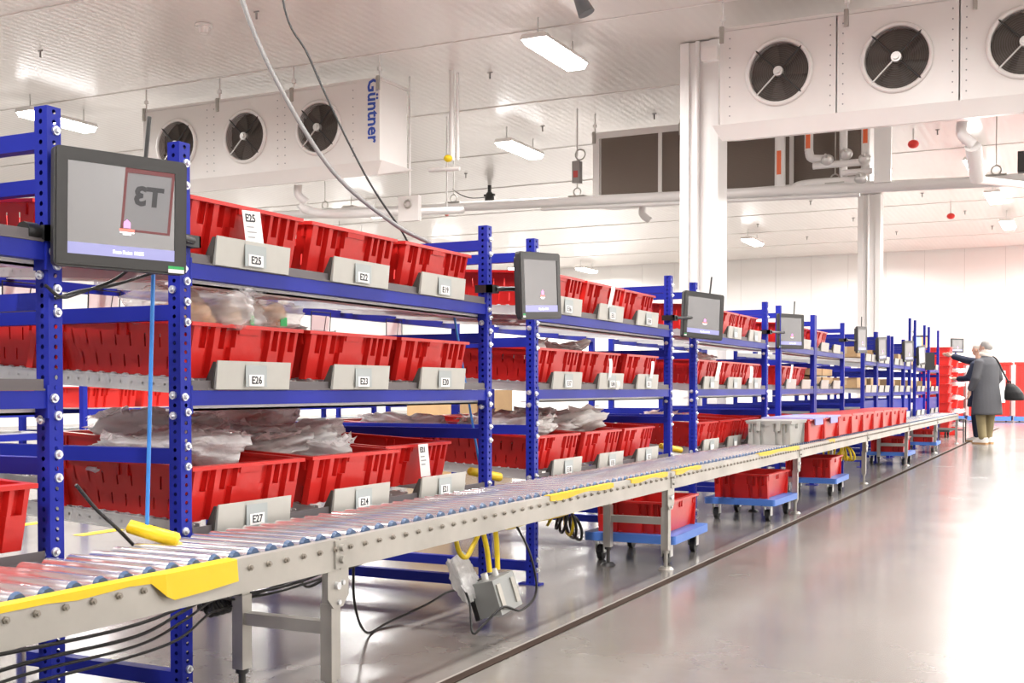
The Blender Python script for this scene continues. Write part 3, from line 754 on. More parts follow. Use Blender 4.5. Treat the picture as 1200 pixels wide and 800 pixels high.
# ------------------------------------------------------------------ plastic bags
def bag_mesh(seed, m, flat=.45):
    rr = random.Random(seed); n, k = 48, 26; rg = []
    off = Vector((rr.uniform(0, 99), rr.uniform(0, 99), rr.uniform(0, 99)))
    for i in range(k+1):
        ph = -math.pi/2+math.pi*i/k; row = []
        for j in range(n):
            th = 2*math.pi*j/n; d = Vector((math.cos(ph)*math.cos(th), math.cos(ph)*math.sin(th), math.sin(ph)))
            sq = 1/max(abs(d.x), abs(d.y), .75)
            q = 1+.28*noise.noise(d*1.5+off)+.20*abs(noise.noise(d*3.0+off))
            q += .16*(.3-abs(noise.noise(d*4.2+off)))+.05*(.3-abs(noise.noise(d*9+off*2)))
            p = Vector((d.x*sq*q, d.y*sq*q*.8, d.z*q*flat)); p.z += .16*abs(noise.noise(Vector((p.x*5, p.y*5, 3))+off))
            row.append(tuple(p*.17))
        rg.append(row)
    mb = MB().rings(rg, True, True)
    for q in range(3):    # loose flaps of film
        a = rr.uniform(0, 6.28); c = Vector((math.cos(a)*.12, math.sin(a)*.10, .06)); vs = []
        for i in range(7):
            for j in range(6):
                w0 = Vector((math.cos(a), math.sin(a), .25+.3*noise.noise(Vector((i*.5, j*.7, q))+off)))
                vs.append(c+w0*(i*.015)+Vector((-math.sin(a), math.cos(a), 0))*((j-2.5)*(.016+.004*i))+Vector((0, 0, .03*noise.noise(Vector((i*.9, j*.9, q+5))+off))))
        mb.add(vs, [(i*6+j, i*6+j+1, (i+1)*6+j+1, (i+1)*6+j) for i in range(6) for j in range(5)])
    return mb.mesh('plastic_bag', m)
BAGS = [bag_mesh(i, BAGM, .40+.06*(i % 3)) for i in range(6)]
BAGSW = [bag_mesh(20+i, BAGW, .45) for i in range(3)]
def bag(label, loc, s=1, rz=0, kind=0, tilt=(0, 0), w_=False):
    o = link('plastic_bag', (BAGSW if w_ else BAGS)[kind % (3 if w_ else 6)], None, loc, (tilt[0], tilt[1], rz), (s, s, s*.72))
    return tag(o, label, 'plastic bag', 'plastic bags in the totes')
def bags_in(y0, ly, lv, row, who, n, zup=.12, s=1, w_=False):
    x, y, z = tote_pos(y0, ly, LV[lv], row)
    spots = [('at the front', (.07, .0)), ('at the rear', (-.13, .02)), ('on the left', (-.02, -.07)), ('on the right', (.0, .08)), ('rear right', (-.11, .08)), ('rear left', (-.11, -.07))]
    for i in range(n):
        w0, (dx, dy) = spots[i]
        bag('crumpled %s bag %s, %s' % ('white' if w_ else 'clear', w0, who), (x+dx, y+dy, z+zup+R.uniform(-.01, .03)), s*R.uniform(.85, 1.1), R.uniform(0, 6.28), R.randrange(6), (R.uniform(-.2, .2), R.uniform(-.2, .2)), w_)
L1 = (.335, .945, 1.545)
bags_in(2.63, L1[0], 2, 0, 'lane E27', 6, .175, .95)
bags_in(2.63, L1[1], 2, 0, 'lane E24', 6, .175, .92)
bags_in(2.63, L1[1], 2, 1, 'lane E24, second row', 4, .17, .95)
bags_in(2.63, L1[2], 2, 1, 'lane E21, second row', 4, .22, .95)
bags_in(2.63, L1[1], 1, 0, 'lane E23', 3, .13, .55)
bags_in(2.63, L1[2], 1, 0, 'lane E20', 2, .12, .5)
L2 = (.39, 1.0, 1.6)
bags_in(5.06, L2[0], 2, 0, 'bottom left lane before third monitor', 5, .185, 1.0, True)
bags_in(5.06, L2[1], 2, 0, 'bottom middle lane before third monitor', 5, .18, 1.0, True)
bags_in(5.06, L2[0], 2, 1, 'bottom left second row before third monitor', 3, .16, .85)
for li, nm in ((0, 'left'), (1, 'middle')):
    bags_in(5.06, L2[li], 1, 0, 'middle shelf %s lane before third monitor' % nm, 3, .15, .65, True)
bags_in(7.63, .36, 2, 0, 'bottom left lane after third monitor', 2, .15, .7, True)
bags_in(7.63, .97, 1, 0, 'middle shelf after third monitor', 2, .16, .7, True)
bags_in(2.63, L1[2], 0, 1, 'top second row of lane E19', 2, .16, .8, True)
bags_in(5.06, L2[1], 0, 1, 'top second row before third monitor', 2, .16, .65, True)
bags_in(5.06, L2[2], 0, 1, 'top right second row before third monitor', 2, .15, .65, True)
# clear bag of potatoes on lane E26
def produce(label, loc, rz, n, s):
    t = thing('produce_bag', label, 'produce bag', loc, (0, 0, rz))
    rr = random.Random(n)
    pmb = MB().ell((0, 0, 0), .062, .043, .040, 18, 12)
    pmb.v = [tuple(Vector(v)*(1+.35*noise.noise(Vector(v)*18+Vector((n, 0, 0))))) for v in pmb.v]; pm_ = pmb.mesh('potato', POTATO)
    for i in range(n):
        a = i/n*6.28; link('potato', pm_, t, (.10*s*math.cos(a)*(i > 0), .12*s*math.sin(a)*(i > 0), .035+.04*(i == 0)), (rr.uniform(0, 3), rr.uniform(0, 3), rr.uniform(0, 3)), (rr.uniform(.8, 1.1),)*3)
    me = bag_mesh(50+n, FILM, .55); o = link('film', me, t, (0, 0, .04), (0, 0, .3), (1.0*s, 1.25*s, .85*s))
    part('tape', MB().b2(.165*s, .169*s, .05, .075, .01, .04), GREEN, t)
x, y, z = tote_pos(2.63, L1[0], LV[1], 0)
produce('clear bag of potatoes heaped on the tote in lane E26', (x+.13, y-.06, z+.150), .2, 7, 1.0)
x, y, z = tote_pos(2.63, L1[0], LV[1], 0)
produce('smaller clear bag of potatoes right of the heaped one', (x+.12, y+.22, z+.155), -.4, 4, .75)

# hanging price sheets along the rear beam
for i, yy in enumerate((3.38, 3.82, 4.95, 5.45, 6.25, 3.0)):
    t = thing('hanging_sheet', 'white sheet in a black wire clip behind the racks, number %s from the left' % ('two', 'three', 'four', 'five', 'six', 'one')[i], 'paper sheet', (-3.925, yy, 1.165), (0, .06*(i % 2), 0))
    part('sheet', MB().b2(0, .002, -.085, .085, 0, .20), PAPER, t)
    part('wire', MB().rod((.004, -.092, -.01), (.004, -.092, .22), .003, 5).rod((.004, .092, -.01), (.004, .092, .22), .003, 5).rod((.004, -.092, .22), (.004, .092, .22), .003, 5).rod((.004, .02, .0), (.004, .05, .2), .002, 5), INK, t)
    part('print', MB().b2(.002, .0025, -.06, .06, .02, .12), mat('print_pale', (.62, .58, .60), .7), t)

# ------------------------------------------------------------------ low rack across the loading aisle
def low_rack(y0, label):
    t = thing('low_rack', label, 'rack', (-7.3, y0, 0))
    for yy in (0, 2.0):
        for xx in (0, -.7): link('post', M_POSTL, t, (xx, yy, 0))
    for z in (.60, .78):
        for xx in (.0, -.7): part('beam', MB().b2(xx-.02, xx+.02, .03, 1.97, z-.05, z), BLUE, t)
    part('shelf', MB().b2(-.68, -.02, .03, 1.97, .782, .79), ZINC, t); part('shelf', MB().b2(-.68, -.02, .03, 1.97, .602, .61), ZINC, t)
    return t
for k, y0 in enumerate((4.6, 6.9, 9.2, 11.5)):
    low_rack(y0, 'low blue rack across the loading aisle, %s from the left' % ('first', 'second', 'third', 'fourth')[k])
    for j in range(3):
        tote('red tote on the low rack behind, %s rack, %s place' % (('first', 'second', 'third', 'fourth')[k], ('left', 'middle', 'right')[j]), (-7.62, y0+.36+j*.62, .792), me=M_TOTE_B, group='totes on the low racks')
tote('red tote standing upright on the floor at the far left aisle', (-6.9, 4.2, .0), (0, 0, .2), M_TOTE_B, group='totes on the low racks')
# cardboard boxes beyond
def box_(label, loc, sx, sy, sz, rz=0, m=CARD):
    t = thing('cardboard_box', label, 'box', loc, (0, 0, rz))
    part('body', MB().b2(-sx/2, sx/2, -sy/2, sy/2, 0, sz), m, t)
    part('flap', MB().b2(-sx/2, -.004, -sy/2, sy/2, sz, sz+.006).b2(.004, sx/2, -sy/2, sy/2, sz, sz+.006), m, t)
    part('packing_tape', MB().b2(-.03, .03, -sy/2-.001, sy/2+.001, sz-.08, sz+.007), mat('tape_clear', (.6, .48, .3), .3), t)
for k, (xx, yy, zz) in enumerate([(-6.4, 11.2, .0), (-6.4, 11.2, .47), (-6.4, 11.2, .94), (-6.4, 12.1, .0), (-6.4, 12.1, .47), (-6.4, 12.1, .94)]):
    box_('tan cardboard box in the %s stack behind the racks, %s' % (('left', 'right')[k > 2], ('bottom', 'second', 'top')[k % 3]), (xx, yy, zz), .55, .6, .455)
for k, (dy, dz, dx) in enumerate([(.35, 0, 0), (.98, 0, 0), (.40, .085, .0), (.95, .085, 0)]):
    t = thing('cardboard_tray', 'flat brown cardboard tray, %s, second bay after the fourth monitor' % ('lower left', 'lower right', 'upper left', 'upper right')[k], 'tray', (XF-.33, 11.56+dy, .995-.10*0+dz-.0))
    part('base', MB().b2(-.25, .25, -.27, .27, 0, .006), CARD, t)
    part('sides', MB().b2(-.25, -.244, -.27, .27, 0, .075).b2(.244, .25, -.27, .27, 0, .075).b2(-.25, .25, -.27, -.264, 0, .075).b2(-.25, .25, .264, .27, 0, .075), CARD, t)
k = 0; pos6 = ('first', 'second', 'third', 'fourth', 'fifth', 'sixth')
for (a, b) in far:
    for lv, z in enumerate((1.28, .90)):
        for fr in (.28, .72):
            if (k*7) % 5 == 3: k += 1; continue
            box_('small tan carton, %s shelf of the %s far rack, %s one' % (('top', 'middle')[lv], pos6[far.index((a, b))], 'left' if fr < .5 else 'right'), (XF-.26, a+(b-a)*fr, z+.055), .30, .28 if b-a > .8 else .2, .12+.05*((k*3) % 3)/3); k += 1

# ------------------------------------------------------------------ conveyor
CX0, CX1 = -2.325, -1.93; CZ = .515
m_roller = MB().rod((CX0+.02, 0, 0), (CX1-.045, 0, 0), .0215, 14).mesh('roller', CHROME)
m_cap = MB().rod((CX1-.045, 0, 0), (CX1-.034, 0, 0), .0220, 14, .018).mesh('roller_cap', CAPB)
m_axle = MB().rod((CX1-.001, 0, 0), (CX1+.006, 0, 0), .0085, 6).rod((CX1+.006, .0, 0), (CX1+.011, 0, 0), .0045, 6).mesh('axle_nut', NUT)
def rail_prof(x, sgn):   # C-channel profile
    return [(x, CZ), (x+sgn*.028, CZ), (x+sgn*.028, CZ-.004), (x+sgn*.004, CZ-.004), (x+sgn*.004, CZ-.086), (x+sgn*.022, CZ-.086), (x+sgn*.022, CZ-.09), (x, CZ-.09)]
JO = [-.25, 2.78, 5.80, 8.84, 11.9, 14.95, 18.0, 21.2]
sec_lab = ['roller conveyor section nearest the camera, at the left edge', 'roller conveyor section in front of the nearest rack', 'roller conveyor section in front of the third monitor rack', 'roller conveyor section under the grey tote and first red totes',
           'roller conveyor section under the middle of the red tote row', 'roller conveyor section under the end of the red tote row', 'last empty bright roller conveyor section beside the people']
roots = []
for s in range(len(JO)-1):
    a, b = JO[s], JO[s+1]
    t = thing('roller_conveyor', sec_lab[s], 'conveyor', (0, a, 0)); roots.append(t); L = b-a
    part('side_rail', MB().prism(rail_prof(CX1, -1), 'y', .004, L-.004), STEEL, t)
    part('side_rail', MB().prism(rail_prof(CX0, 1), 'y', .004, L-.004), STEEL, t)
    n = int(L/.0757); 
    for i in range(n):
        yy = (i+.5)*L/n
        r_ = link('roller', m_roller, t, (0, yy, CZ-.006)); link('roller_cap', m_cap, r_); 
        link('axle_nut', m_axle, t, (0, yy+.012, CZ-.028))
    part('tie_bar', MB().b2(CX0+.004, CX1-.004, L*.33-.02, L*.33+.02, CZ-.085, CZ-.06), STEEL, t)
    part('tie_bar', MB().b2(CX0+.004, CX1-.004, L*.67-.02, L*.67+.02, CZ-.085, CZ-.06), STEEL, t)
    part('joint_plate', MB().b2(CX1, CX1+.005, -.028, .028, CZ-.085, CZ-.004).rod((CX1+.004, 0, CZ-.025), (CX1+.016, 0, CZ-.025), .011, 8).rod((CX1+.004, 0, CZ-.06), (CX1+.016, 0, CZ-.06), .011, 8), STEEL, t)
    # support frame at the far end of each section
    for xx, nm in ((CX1-.035, 0), (CX0+.035, 1)):
        sg = 1 if nm == 0 else -1
        lg = part('leg', MB().b2(xx-.02, xx+.02, L-.022, L+.022, .10, CZ-.19), STEEL, t)
        part('foot', MB().rod((xx, L, .012), (xx, L, .10), .011, 8).rod((xx, L, .085), (xx, L, .10), .02, 6).rod((xx, L, 0), (xx, L, .014), .042, 14, .03), DARKGREY if nm else STEEL, lg)
        pl = part('leg_bracket', MB().prism([(L-.052, CZ-.09), (L-.052, CZ-.17), (L-.024, CZ-.20), (L+.024, CZ-.20), (L+.052, CZ-.17), (L+.052, CZ-.09)], 'x', xx+sg*.024, xx+sg*.029), STEEL, t)
        for q0, q1, q2, q3 in ((L-.01, CZ-.135, .040, .012), (L, CZ-.185, .036, .008), (L+.02, CZ-.13, .036, .008)):
            part('bolt', MB().rod((xx+sg*.028, q0, q1), (xx+sg*q2, q0, q1), q3, 6), BOLT, pl)
        part('leg_top', MB().b2(xx-.016, xx+.016, L-.018, L+.018, CZ-.20, CZ-.09), STEEL, lg)
    part('cross_bar', MB().b2(CX0+.055, CX1-.055, L-.014, L+.020, .235, .272), STEEL, t)
# yellow tapes on the near rail
def tape(label, y0, y1, drop0, drop1, wob=.006):
    mb = MB(); n = 14; vs = []
    for i in range(n+1):
        u = i/n; y = y0+(y1-y0)*u; d = drop0+(drop1-drop0)*u
        d += wob*math.sin(u*9)
        vs += [(CX1-.026, y, CZ+.0025), (CX1+.003, y, CZ+.0035), (CX1+.0035, y, CZ-d), (CX1+.0015, y, CZ-d), (CX1-.0, y, CZ+.0012), (CX1-.026, y, CZ+.0008)]
    fs = []
    for i in range(n):
        for k in range(6): fs.append((i*6+k, i*6+(k+1) % 6, (i+1)*6+(k+1) % 6, (i+1)*6+k))
    fs += [tuple(range(5, -1, -1)), tuple(range(n*6, n*6+6))]
    mb.add(vs, fs)
    return tag(part('edge_tape', mb, YELLOW), label, 'tape')
def tape_first():
    mb = MB(); vs = []; pr = [(1.15, .012), (1.72, .012), (1.80, .018), (1.95, .012), (2.02, .016), (2.055, .05), (2.08, .062), (2.2, .058), (2.31, .052), (2.32, .02)]
    for y, d in pr: vs += [(CX1-.028, y, CZ+.0035), (CX1+(.013 if d > .03 else .003), y, CZ+.002), (CX1+(.018 if d > .03 else .004), y, CZ-d), (CX1+(.0165 if d > .03 else .0025), y, CZ-d), (CX1+(.011 if d > .03 else 0), y, CZ+.0008), (CX1-.028, y, CZ+.0008)]
    n = len(pr)-1; fs = []
    for i in range(n):
        for k in range(6): fs.append((i*6+k, i*6+(k+1) % 6, (i+1)*6+(k+1) % 6, (i+1)*6+k))
    fs += [tuple(range(5, -1, -1)), tuple(range(n*6, n*6+6))]; mb.add(vs, fs)
    return tag(part('edge_tape', mb, YELLOW), 'large loose yellow tape on the conveyor edge at the lower left', 'tape')
tape_first()
tape('yellow tape strip on the conveyor edge below the portrait monitor', 4.25, 4.95, .020, .014)
tape('wide yellow tape patch on the conveyor edge before the second leg', 5.18, 5.72, .016, .014)
tape('yellow tape just past the second leg of the conveyor', 5.85, 6.3, .020, .010)
tape('long yellow tape on the conveyor edge below the grey tote', 7.6, 8.8, .012, .022)
tape('yellow tape scrap on the conveyor below the first red conveyor tote', 9.95, 10.2, .01, .03)
# totes on the conveyor
tz = CZ+.0155; xm = (CX0+CX1)/2-.005
t = thing('grey_tote', 'grey lidded tote first in the row on the conveyor', 'tote', (xm+.01, 8.90, tz))
o = link('body', tote_mesh('grey_tote', GREYT, .52, .34, .165, .018, slots=False), t, rot=(0, 0, math.pi/2))
part('lid', MB().b2(-.175, .175, -.265, .265, .166, .178), GREYT, t)
part('latch', MB().b2(-.09, -.06, -.270, -.258, .10, .168), GREYT, t); part('latch', MB().b2(.06, .09, -.270, -.258, .10, .168), GREYT, t)
pos = ('first', 'second', 'third', 'fourth', 'fifth', 'sixth', 'seventh', 'eighth', 'ninth')
for k in range(9):
    y = 9.50+k*.628
    ct = tote('red tote on the conveyor, %s behind the grey one' % pos[k], (xm, y, tz), (0, 0, math.pi/2), M_CTOTE, 'red totes in a row on the conveyor')
    if k < 2:
        o = part('lilac_sheet', MB().hexa([(-.19, -.28, .0), (.215, -.26, .0), (.215, .27, .0), (-.19, .28, .0), (-.19, -.28, .012), (.215, -.26, .012), (.215, .27, .012), (-.19, .28, .012)]).b2(.206, .215, -.16, .14, -.05, .002), PLUM, None, (xm, y, tz+.176))
        tag(o, 'lilac liner sheet lying on the %s red conveyor tote' % pos[k], 'sheet')
    else:
        part('lid', MB().b2(-.295, .295, -.195, .195, .176, .186), RED2, ct)

# ------------------------------------------------------------------ dollies under the conveyor
def dolly_proto():
    t = thing('dolly', 'x', 'dolly')
    part('deck', MB().prism([(p[0], p[1]) for p in rrect(.52, .68, .02)], 'z', .115, .160), DOLLY, t)
    for sx in (-1, 1):
        for sy in (-1, 1):
            c = part('caster_fork', MB().b2(sx*.19-.03, sx*.19+.03, sy*.26-.03, sy*.26+.03, .105, .115).b2(sx*.19-.026, sx*.19-.020, sy*.26-.02, sy*.26+.03, .04, .105).b2(sx*.19+.020, sx*.19+.026, sy*.26-.02, sy*.26+.03, .04, .105), ZINC, t)
            part('wheel', MB().rod((sx*.19-.014, sy*.26+.01, .042), (sx*.19+.014, sy*.26+.01, .042), .042, 16), RUBBER, c)
    return t
dp_ = None
dl = [(6.24, -2.22, 'under the conveyor behind the second leg pair'), (8.5, -2.21, 'under the conveyor left of the third leg pair'), (10.65, -2.2, 'under the conveyor just past the third leg pair'), (15.3, -2.2, 'under the conveyor, small and further back'), (18.3, -2.2, 'under the conveyor, furthest back')]
for k, (y, x, lab) in enumerate(dl):
    if dp_ is None: dp_ = dolly_proto(); o = dp_
    else: o = copy_tree(dp_)
    o.location = (x, y, 0); tag(o, 'blue wheeled dolly '+lab, 'dolly', 'dollies under the conveyor'); o.rotation_euler = (0, 0, (.03, -.02, .02, 0, .02)[k])
    tote('red tote on the dolly '+lab, (x, y, .161), (0, 0, math.pi/2+(.03, -.02, .02, 0, .02)[k]), M_DTOTE, 'totes on the dollies')

# ------------------------------------------------------------------ monitors
def monitor(label, c, ang, roll, antenna=False, first=False, bright=False, post_y=None, back=False, w_=.352, h_=.305):
    """ang = angle of the screen's width direction, clockwise from +Y, seen from above"""
    t = thing('monitor', label, 'monitor', c, (0, 0, 0))
    a = math.radians(ang); U = Vector((math.sin(a), math.cos(a), 0)); N = Vector((math.cos(a), -math.sin(a), 0)); Z = Vector((0, 0, 1))
    U2 = U*math.cos(roll)-Z*math.sin(roll); Z2 = Z*math.cos(roll)+U*math.sin(roll)
    M = Matrix((U2, N*-1, Z2)).transposed().to_4x4(); M.translation = Vector(c); t.matrix_world = M     # local x = width, -y = facing, z = up
    part('housing', MB().prism(rrect(w_, h_, .014), 'y', .0, .022).prism(rrect(w_-.04, h_-.04, .014), 'y', .022, .042), DARKGREY, t)
    bz = part('bezel', MB().b2(-w_/2+.006, w_/2-.006, -.004, 0, h_/2-.034, h_/2-.006).b2(-w_/2+.006, w_/2-.006, -.004, 0, -h_/2+.006, -h_/2+.034).b2(-w_/2+.006, -w_/2+.034, -.004, 0, -h_/2+.034, h_/2-.034).b2(w_/2-.034, w_/2-.006, -.004, 0, -h_/2+.034, h_/2-.034), DARKGREY, t)
    sw, sh = w_-.068, h_-.068
    s = part('screen', MB().b2(-sw/2, sw/2, -.0015, 0, -sh/2, sh/2), SCREENW if bright else SCREEN, t)
    s['label'] = 'glossy grey screen'
    if not bright:
        part('status_bar', MB().b2(-sw/2, sw/2, -.0022, -.0015, -sh/2, -sh/2+.030), SBAR, s)
        lx, lz = .012, -.040
        part('house_icon', MB().prism([(lx-.009, lz), (lx+.009, lz), (lx+.009, lz+.014), (lx, lz+.022), (lx-.009, lz+.014)], 'y', -.0024, -.0015), SPINK, s)
        part('icon_bar', MB().b2(lx-.020, lx+.020, -.0024, -.0015, lz-.009, lz-.003), SRED, s)
        part('icon_line', MB().b2(lx-.019, lx+.019, -.0024, -.0015, lz-.014, lz-.011), SWHT, s); part('icon_line', MB().b2(lx-.011, lx+.011, -.0024, -.0015, lz-.019, lz-.016), SWHT, s)
        link('lettering', text_mesh('Scan Rate: 100%', .0125, SWHT, .0004), s, (lx+.004, -.0026, -sh/2+.013), (math.pi/2, 0, 0))
    part('sticker', MB().b2(w_/2-.052, w_/2-.008, -.0052, -.004, -h_/2+.004, -h_/2+.014), PAPER, t) if first else part('sticker', MB().b2(-w_/2+.012, -w_/2+.032, -.0052, -.004, -h_/2+.010, -h_/2+.020), PAPER, t)
    part('sticker', MB().b2(w_/2-.052, w_/2-.008, -.0052, -.004, -h_/2+.014, -h_/2+.022), GREEN, t) if first else part('sticker', MB().b2(-w_/2+.012, -w_/2+.032, -.0052, -.004, -h_/2+.018, -h_/2+.027), GREEN, t)
    if antenna:
        part('antenna', MB().rod((w_*.2, .03, h_/2-.03), (w_*.235, .03, h_/2+.115), .006, 8), DARKGREY, t)
    # swing arm back to the post
    if post_y is not None:
        inv = M.inverted(); p1 = inv @ Vector((XF+.03, post_y, c[2]-.03)); p2 = inv @ Vector((XF-.02, post_y, c[2]-.03))
        part('arm', MB().tube([(0, .04, -.01), (0, .055, -.01), tuple((Vector((0, .055, -.01))+p1)/2), tuple(p1)], .011, 8).b2(-.05, .05, .042, .05, -.05, .05), DARK, t)
        d = (inv.to_3x3() @ Vector((1, 0, 0))); e = (inv.to_3x3() @ Vector((0, 1, 0))); zz = (inv.to_3x3() @ Vector((0, 0, 1)))
        cm = MB(); hc = .032
        for s0, s1, q0, q1 in ((.0, .03, -.035, .035), (-.055, .03, .027, .035), (-.055, .03, -.035, -.027)):
            P = [p1*0+inv @ Vector((XF+X, post_y+Y, c[2]-.03+Zz)) for Zz in (-.017, .017) for X, Y in ((s0, q0), (s1, q0), (s1, q1), (s0, q1))]
            cm.hexa(P)
        part('clamp', cm, DARK, t)
    return t
monitor('large tilted monitor at the left, showing a mirrored T3 sign', (-2.262, 2.275, 1.411), 24.5, .015, True, True, post_y=2.63)
monitor('second monitor, turned edgewise on the post left of the second rack', (-2.24, 4.83, 1.42), 7, -.06, post_y=4.57)
monitor('third monitor with a black antenna, tilted to the right', (-2.26, 7.43, 1.43), 31, .057, True, post_y=7.10)
monitor('fourth monitor with a thin antenna', (-2.31, 10.2, 1.45), 26, 0, True, post_y=9.6)
monitor('fifth monitor, small, on the far racks with antenna', (-2.30, 13.75, 1.51), 8, -.03, True, post_y=13.04)
monitor('sixth monitor, lower and just right of the fifth', (-2.36+.06, 15.25, 1.45), 8, -.06, post_y=15.3)
monitor('seventh monitor along the far racks', (-2.29, 17.65, 1.49), 14, -.04, post_y=17.8)
monitor('eighth monitor along the far racks with a bright pale screen', (-2.29, 19.15, 1.47), 10, -.08, bright=True, post_y=19.1)
t = monitor('far monitor behind the stacked red totes', (-2.45, 26.5, 1.87), 40, 0)
part('pole', MB().rod((0, .05, -1.87), (0, .05, 0), .02, 8).rod((0, .04, 0), (0, .06, 0), .05, 8), BLUE, t)
t = thing('post_clamp', 'black clamp knob on the first post left of the large monitor', 'clamp', (XF+.0, 2.15, 1.345))
part('band', MB().b2(-.05, .012, -.034, -.024, -.02, .02).b2(.001, .012, -.034, .034, -.02, .02).b2(-.05, .012, .024, .034, -.02, .02), DARK, t)
part('knob', MB().rod((-.03, -.034, 0), (-.03, -.075, 0), .026, 10), DARK, t)
# far colour screen
t = thing('colour_screen', 'far screen glowing blue and orange above the eighth monitor', 'monitor', (-2.55, 21.2, 1.75), (0, 0, .6))
part('housing', MB().prism(rrect(.30, .24, .02), 'y', 0, .03), DARKGREY, t)
part('blue_half', MB().b2(-.13, .0, -.002, 0, -.09, .09), SBLU, t); part('orange_half', MB().b2(0, .13, -.002, 0, -.09, .09), SORG, t)
part('pole', MB().rod((0, .04, -1.1), (0, .04, .0), .02, 8).rod((0, .03, 0), (0, .04, 0), .02, 8), BLUE, t).location = (0, .0, 0)
t.location.z = 1.75
t = thing('monitor', 'black back of a turned monitor next to the stacked totes', 'monitor', (-2.30, 20.3, 1.40), (0, 0, .55))
part('housing', MB().prism(rrect(.16, .29, .02), 'y', 0, .03), DARK, t); part('arm', MB().rod((0, .03, 0), (-.02, .14, -.02), .012, 8), DARK, t)
# far thin uprights above the racks
for i, (yy, h0) in enumerate([(18.45, 2.02), (19.05, 2.02), (20.25, 2.0), (20.85, 2.0), (22.25, 2.0)]):
    tag(part('upright_extension', MB().b2(-.02, .02, -.02, .02, PH+.002, h0), BLUE, None, (XF-.0225, yy+.06, 0)), 'slim blue upright rising above the far racks, %s from the left' % ('first', 'second', 'third', 'fourth', 'fifth')[i], 'upright')
tag(part('top_rail', MB().b2(-.012, .012, 0, 1.2, 1.83, 1.855), ZINC, None, (XF-.02-.04, 19.1, 0)), 'thin pale rail joining the tall far uprights', 'rail')

# T3 sign that the first screen mirrors
sx, sy, sz = 1.70, 2.15, 2.04
t = thing('hanging_sign', 'white sheet printed T3 in a red frame, seen mirrored in the screen', 'sign', (sx, sy, sz), (-.09, 0, math.radians(3)))
part('sheet', MB().b2(0, .004, -.125, .125, -.165, .165), mat('sign_paper', (.9, .9, .9), .6), t)
part('frame', MB().b2(-.004, .006, -.14, .14, .165, .20).b2(-.004, .006, -.14, .14, -.178, -.165).b2(-.004, .006, -.14, -.125, -.165, .165).b2(-.004, .006, .125, .14, -.165, .165), mat('sign_red', (.60, .03, .03), .4), t)
o = link('lettering', text_mesh('T3', .15, INK, .007), t, (-.0015, 0, .03), (math.pi/2, 0, -math.pi/2))
part('cord', MB().rod((.002, -.12, .2), (.002, -.12, CEIL-sz-.03), .003, 5).rod((.002, .12, .2), (.002, .12, CEIL-sz-.03), .003, 5), BCABLE, t)

# ------------------------------------------------------------------ pull rods with yellow handles
def pull_rod(label, x, y, ztop, zbot, lean, ly, rot):
    t = thing('pull_rod', label, 'pull rod', (x, y, zbot))
    part('rod', MB().rod((0, 0, 0), (lean[0], lean[1], ztop-zbot), .0055, 8), LBLUE, t)
    v = Vector((math.sin(rot)*ly, math.cos(rot)*ly, 0))
    h = part('handle', MB().tube([tuple(-v*.6+Vector((0, 0, .02))), tuple(-v*.56+Vector((0, 0, .018))), tuple(v*.95+Vector((0, 0, -.022))), tuple(v+Vector((0, 0, -.024)))], [.012, .019, .021, .014], 12), YELLOW, t)
    return t
pull_rod('blue pull rod with yellow handle beside the nearest post', -2.30, 2.395, 1.262, .555, (.01, .02), .085, 1.05)
pull_rod('blue pull rod with yellow handle left of the portrait monitor', -2.46, 4.66, 1.31, .56, (-.02, -.23), .14, .2)
pull_rod('blue pull rod with yellow handle left of the third monitor', -2.44, 7.25, 1.30, .56, (.0, .02), .18, .15)

# ------------------------------------------------------------------ cables
def cable(name, label, pts, r, m, n=8):
    return tag(part(name, MB().tube(spline(pts, n), r, 6), m), label, 'cable')
cable('monitor_cable', 'black cables looping from the first monitor to the first post', [(-2.29, 2.33, 1.27), (-2.33, 2.3, 1.235), (-2.36, 2.22, 1.20), (-2.36, 2.16, 1.185), (-2.35, 2.10, 1.21)], .0045, BCABLE)
cable('monitor_cable', 'second black cable hanging under the first monitor', [(-2.25, 2.4, 1.27), (-2.32, 2.3, 1.225), (-2.36, 2.22, 1.205), (-2.36, 2.14, 1.18)], .004, BCABLE)
cable('hanging_cable', 'black cable running from the first post down to the conveyor', [(-2.345, 2.19, .70), (-2.335, 2.25, .63), (-2.335, 2.33, .565), (-2.345, 2.42, .49), (-2.37, 2.5, .42)], .005, BCABLE)
ck = [([(-2.2, 1.5, .335), (-2.2, 1.9, .318), (-2.2, 2.2, .310), (-2.2, 2.40, .335), (-2.22, 2.55, .385), (-2.30, 2.7, .36), (-2.28, 2.82, .345), (-2.2, 3.0, .37), (-2.12, 3.25, .42)], .006),
      ([(-2.2, 1.5, .29), (-2.2, 1.9, .308), (-2.2, 2.25, .303), (-2.22, 2.45, .335), (-2.24, 2.6, .355), (-2.28, 2.8, .325), (-2.2, 2.95, .345), (-2.12, 3.15, .40)], .006),
      ([(-2.2, 1.5, .25), (-2.2, 1.85, .30), (-2.2, 2.25, .298), (-2.22, 2.45, .320), (-2.26, 2.62, .34), (-2.30, 2.78, .31), (-2.22, 2.9, .325), (-2.12, 3.1, .37), (-2.05, 3.3, .42)], .005),
      ([(-2.22, 1.5, .27), (-2.22, 1.9, .285), (-2.24, 2.25, .275), (-2.24, 2.45, .275), (-2.28, 2.62, .30), (-2.31, 2.75, .29), (-2.3, 2.95, .32), (-2.1, 3.2, .41)], .005),
      ([(-2.2, 2.92, .42), (-2.22, 2.98, .35), (-2.24, 3.05, .31), (-2.2, 3.12, .34), (-2.15, 3.3, .38)], .006)]
